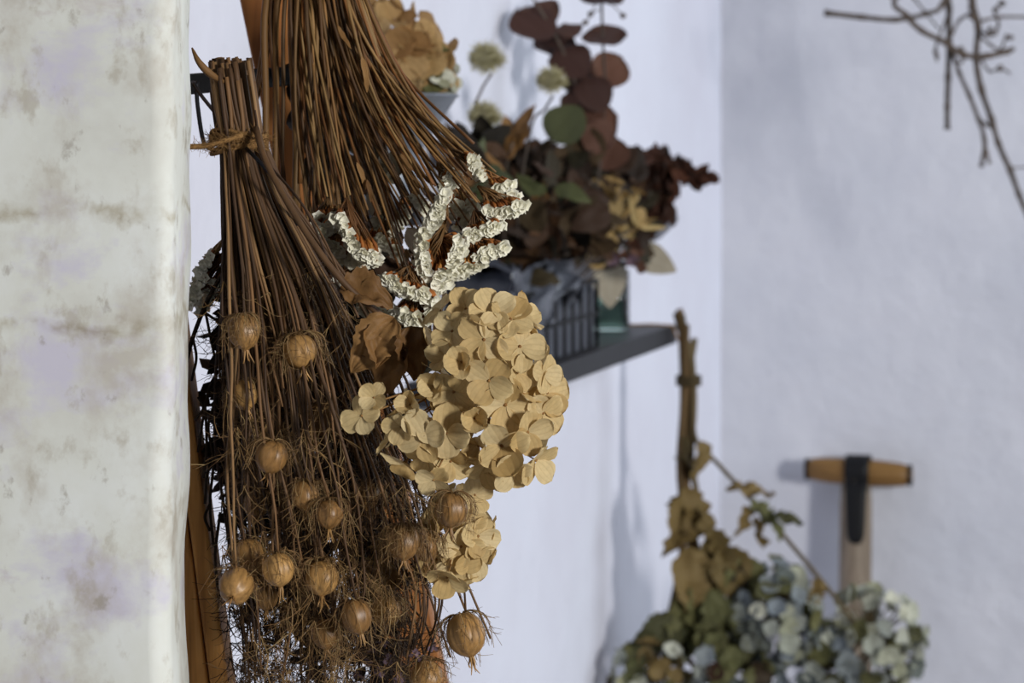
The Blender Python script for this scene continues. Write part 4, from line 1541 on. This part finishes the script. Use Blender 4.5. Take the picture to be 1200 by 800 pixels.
# ------------------------------------------------------------------ T-handled garden tool by the far wall
TD = 3.525
KT = 1.17
tool = root('garden_spade', 'T-handled garden tool with wooden grip and grey shaft leaning on the end wall', 'garden tool', (P(1000, 800, TD).x, 3.42, 0))
U = NWALL
gc = P(1006, 553, TD)
mb = MB()
hl = 0.0735
prof = []
for i in range(17):
    t = i / 16 * 2 - 1
    r = 0.0188 - 0.0044 * abs(t) ** 2.0
    if i in (0, 16):
        r *= 0.72
    if i in (1, 15):
        r *= 0.96
    prof.append((r, t * hl))
# lathe about its own length: local Z -> along the wall
MG = frame(gc, U, Vector((0, 0, 1)))
mb.lathe(prof, 20)
gm = mb.mesh('grip', M_grip)
gm.transform(Matrix.Rotation(math.pi / 2, 4, 'Y'))
put('grip', gm, tool, Matrix.Translation(gc) @ Matrix.Rotation(math.atan2(U.y, U.x), 4, 'Z') @ Matrix.Rotation(0.035, 4, 'Y'))
for s in (-1, 1):
    mb = MB()
    c = gc + U * (s * (hl - 0.0025)) - Vector((0, 0, s * 0.0022))
    mb.tube([c - U * 0.0022, c + U * 0.0022], 0.0150, 18)
    mb.build('end_cap', M_black, tool)
# shaft leans: foot stands away from the wall
foot = Vector((P(1000, 800, TD).x - 0.02, 3.41, 0.20))
sh_top = gc + Vector((-0.003, 0.0, 0.0))
mb = MB()
mb.tube([sh_top, sh_top.lerp(foot, .05), sh_top.lerp(foot, .5), foot], [.0190, .0222, .0225, .020], 20)
mb.build('shaft', M_shaft, tool)
mb = MB()                                             # black steel strap over the grip and down the shaft
dn = (foot - sh_top).normalized()
fwd = -DWALL
pts = []
for i in range(13):
    a = math.pi * (1.0 - i / 12) + 0.0
    pts.append(gc + Vector((0, 0, 0.0235 * math.sin(a))) - fwd * (0.0235 * math.cos(a)))
side = U
strap = [gc - fwd * .0255 + dn * .1] + pts + [gc + fwd * .0243 + dn * .012, gc + fwd * .0252 + dn * .03, gc + fwd * .0250 + dn * .065, gc + fwd * .0250 + dn * .085, gc + fwd * .0240 + dn * .094]
wd_ = [.009] + [.0165] * len(pts) + [.0160, .0145, .0130, .0115, .006]
for p_, w_ in zip(strap, wd_):
    mb.v.append(p_ - side * w_)
    mb.v.append(p_ - side * w_ * .5 + fwd * .0012 * (1 if p_.y < gc.y else -1))
    mb.v.append(p_ + side * w_ * .5 + fwd * .0012 * (1 if p_.y < gc.y else -1))
    mb.v.append(p_ + side * w_)
for i in range(len(strap) - 1):
    for k in range(3):
        a = i * 4 + k
        mb.f.append((a, a + 1, a + 5, a + 4))
so = mb.build('steel_strap', M_black, tool)
thick(so, .0016)
mb = MB()


def blade(u, v):
    a = u * 2 - 1
    w = .085 * (1 - .35 * max(0, v - .6) ** 1.5)
    return foot + Vector((a * w, -.012 * (1 - a * a) + 0.01 * v, .06 - .26 * v))


mb.grid(blade, 8, 8)
thick(mb.build('blade', M_zinc, tool), .002)

# ------------------------------------------------------------------ bare branches hanging into view, upper right
rnd = random.Random(71)
br = root('bare_branch', 'knotty bare dark branch hanging down the end wall at the top', 'branch', P(1130, -160, 3.19))
mb = MB()
TW = [([(1150, -160, 3.19), (1136, -60, 3.19), (1139, 0, 3.18), (1146, 30, 3.18), (1144, 70, 3.18), (1150, 105, 3.18), (1162, 140, 3.18), (1170, 168, 3.18), (1184, 200, 3.18), (1194, 228, 3.19), (1206, 256, 3.19)], .0030, .0022),
      ([(1150, -160, 3.19), (1112, -40, 3.17), (1112, 10, 3.17), (1112, 50, 3.17), (1111, 90, 3.17), (1110, 125, 3.17), (1110, 152, 3.17)], .0027, .0022),
      ([(1120, -60, 3.14), (1050, -4, 3.14), (1062, 18, 3.14), (1080, 36, 3.14), (1108, 50, 3.14), (1128, 64, 3.14), (1155, 66, 3.14), (1182, 60, 3.14)], .0022, .0026),
      ([(1118, -40, 3.12), (1104, 6, 3.12), (1085, 16, 3.12), (1050, 23, 3.12), (1010, 20, 3.12), (966, 15, 3.12)], .0018, .0024),
      ([(1116, 60, 3.17), (1124, 85, 3.16), (1136, 112, 3.14), (1146, 138, 3.14), (1154, 165, 3.14), (1150, 196, 3.14)], .0018, .0018),
      ([(1152, 158, 3.14), (1156, 178, 3.14), (1160, 192, 3.14)], .0016, .0014),
      ([(1164, 150, 3.18), (1156, 146, 3.18), (1148, 140, 3.18)], .0016, .0012), ([(1168, 168, 3.18), (1176, 188, 3.19), (1186, 196, 3.20), (1202, 196, 3.22)], .0009, .0007),
      ([(1146, 34, 3.18), (1160, 42, 3.17), (1170, 30, 3.17), (1164, 10, 3.17)], .0014, .0012), ([(1150, 70, 3.18), (1160, 84, 3.18), (1172, 80, 3.18), (1184, 86, 3.18)], .0011, .0009),
      ([(1152, 24, 3.20), (1172, 20, 3.24), (1210, 20, 3.26)], .0014, .0012), ([(1110, 20, 3.17), (1100, 44, 3.16), (1096, 60, 3.16), (1098, 72, 3.16)], .0012, .0010), ([(1116, 66, 3.17), (1126, 74, 3.16), (1132, 60, 3.16)], .0012, .0010),
      ([(1140, 14, 3.19), (1124, 24, 3.19), (1116, 40, 3.18)], .0014, .0012), ([(1066, -8, 3.24), (1084, 14, 3.24), (1100, 34, 3.24)], .0010, .0008), ([(1146, 40, 3.18), (1160, 52, 3.18), (1172, 58, 3.18), (1180, 40, 3.18)], .0012, .0010)]
for path, r0, r1 in TW:
    sm = catmull([P(*q) for q in path], 5)
    n = len(sm)
    mb = MB()
    rr = []
    for i in range(n):
        k = r0 + (r1 - r0) * i / (n - 1)
        if i % 5 == 0:
            k *= 1.28
        rr.append(1.5 * k * rnd.uniform(.92, 1.08))
    mb.tube(sm, rr, 7)
    mb.build('twig', M_twig, br)
for (x, y) in ((1182, 60), (1186, 58), (1098, 66), (1096, 60), (1130, 66), (1158, 40), (1166, 38), (1168, 10), (1174, 4), (1112, 56), (1140, 20), (1160, 34), (1172, 80), (1126, 58), (1110, 124), (1184, 44), (1142, 22), (1138, 8)):
    mb = MB()
    s = rnd.uniform(.0036, .0056)
    mb.lathe([(s * .2, s), (s * .75, s * .5), (s * .8, -s * .3), (s * .2, -s)], 8, Matrix.Translation(P(x, y, 3.16)) @ Matrix.Rotation(rnd.uniform(0, 2), 4, 'Y'))
    mb.build('bud', M_twig, br)
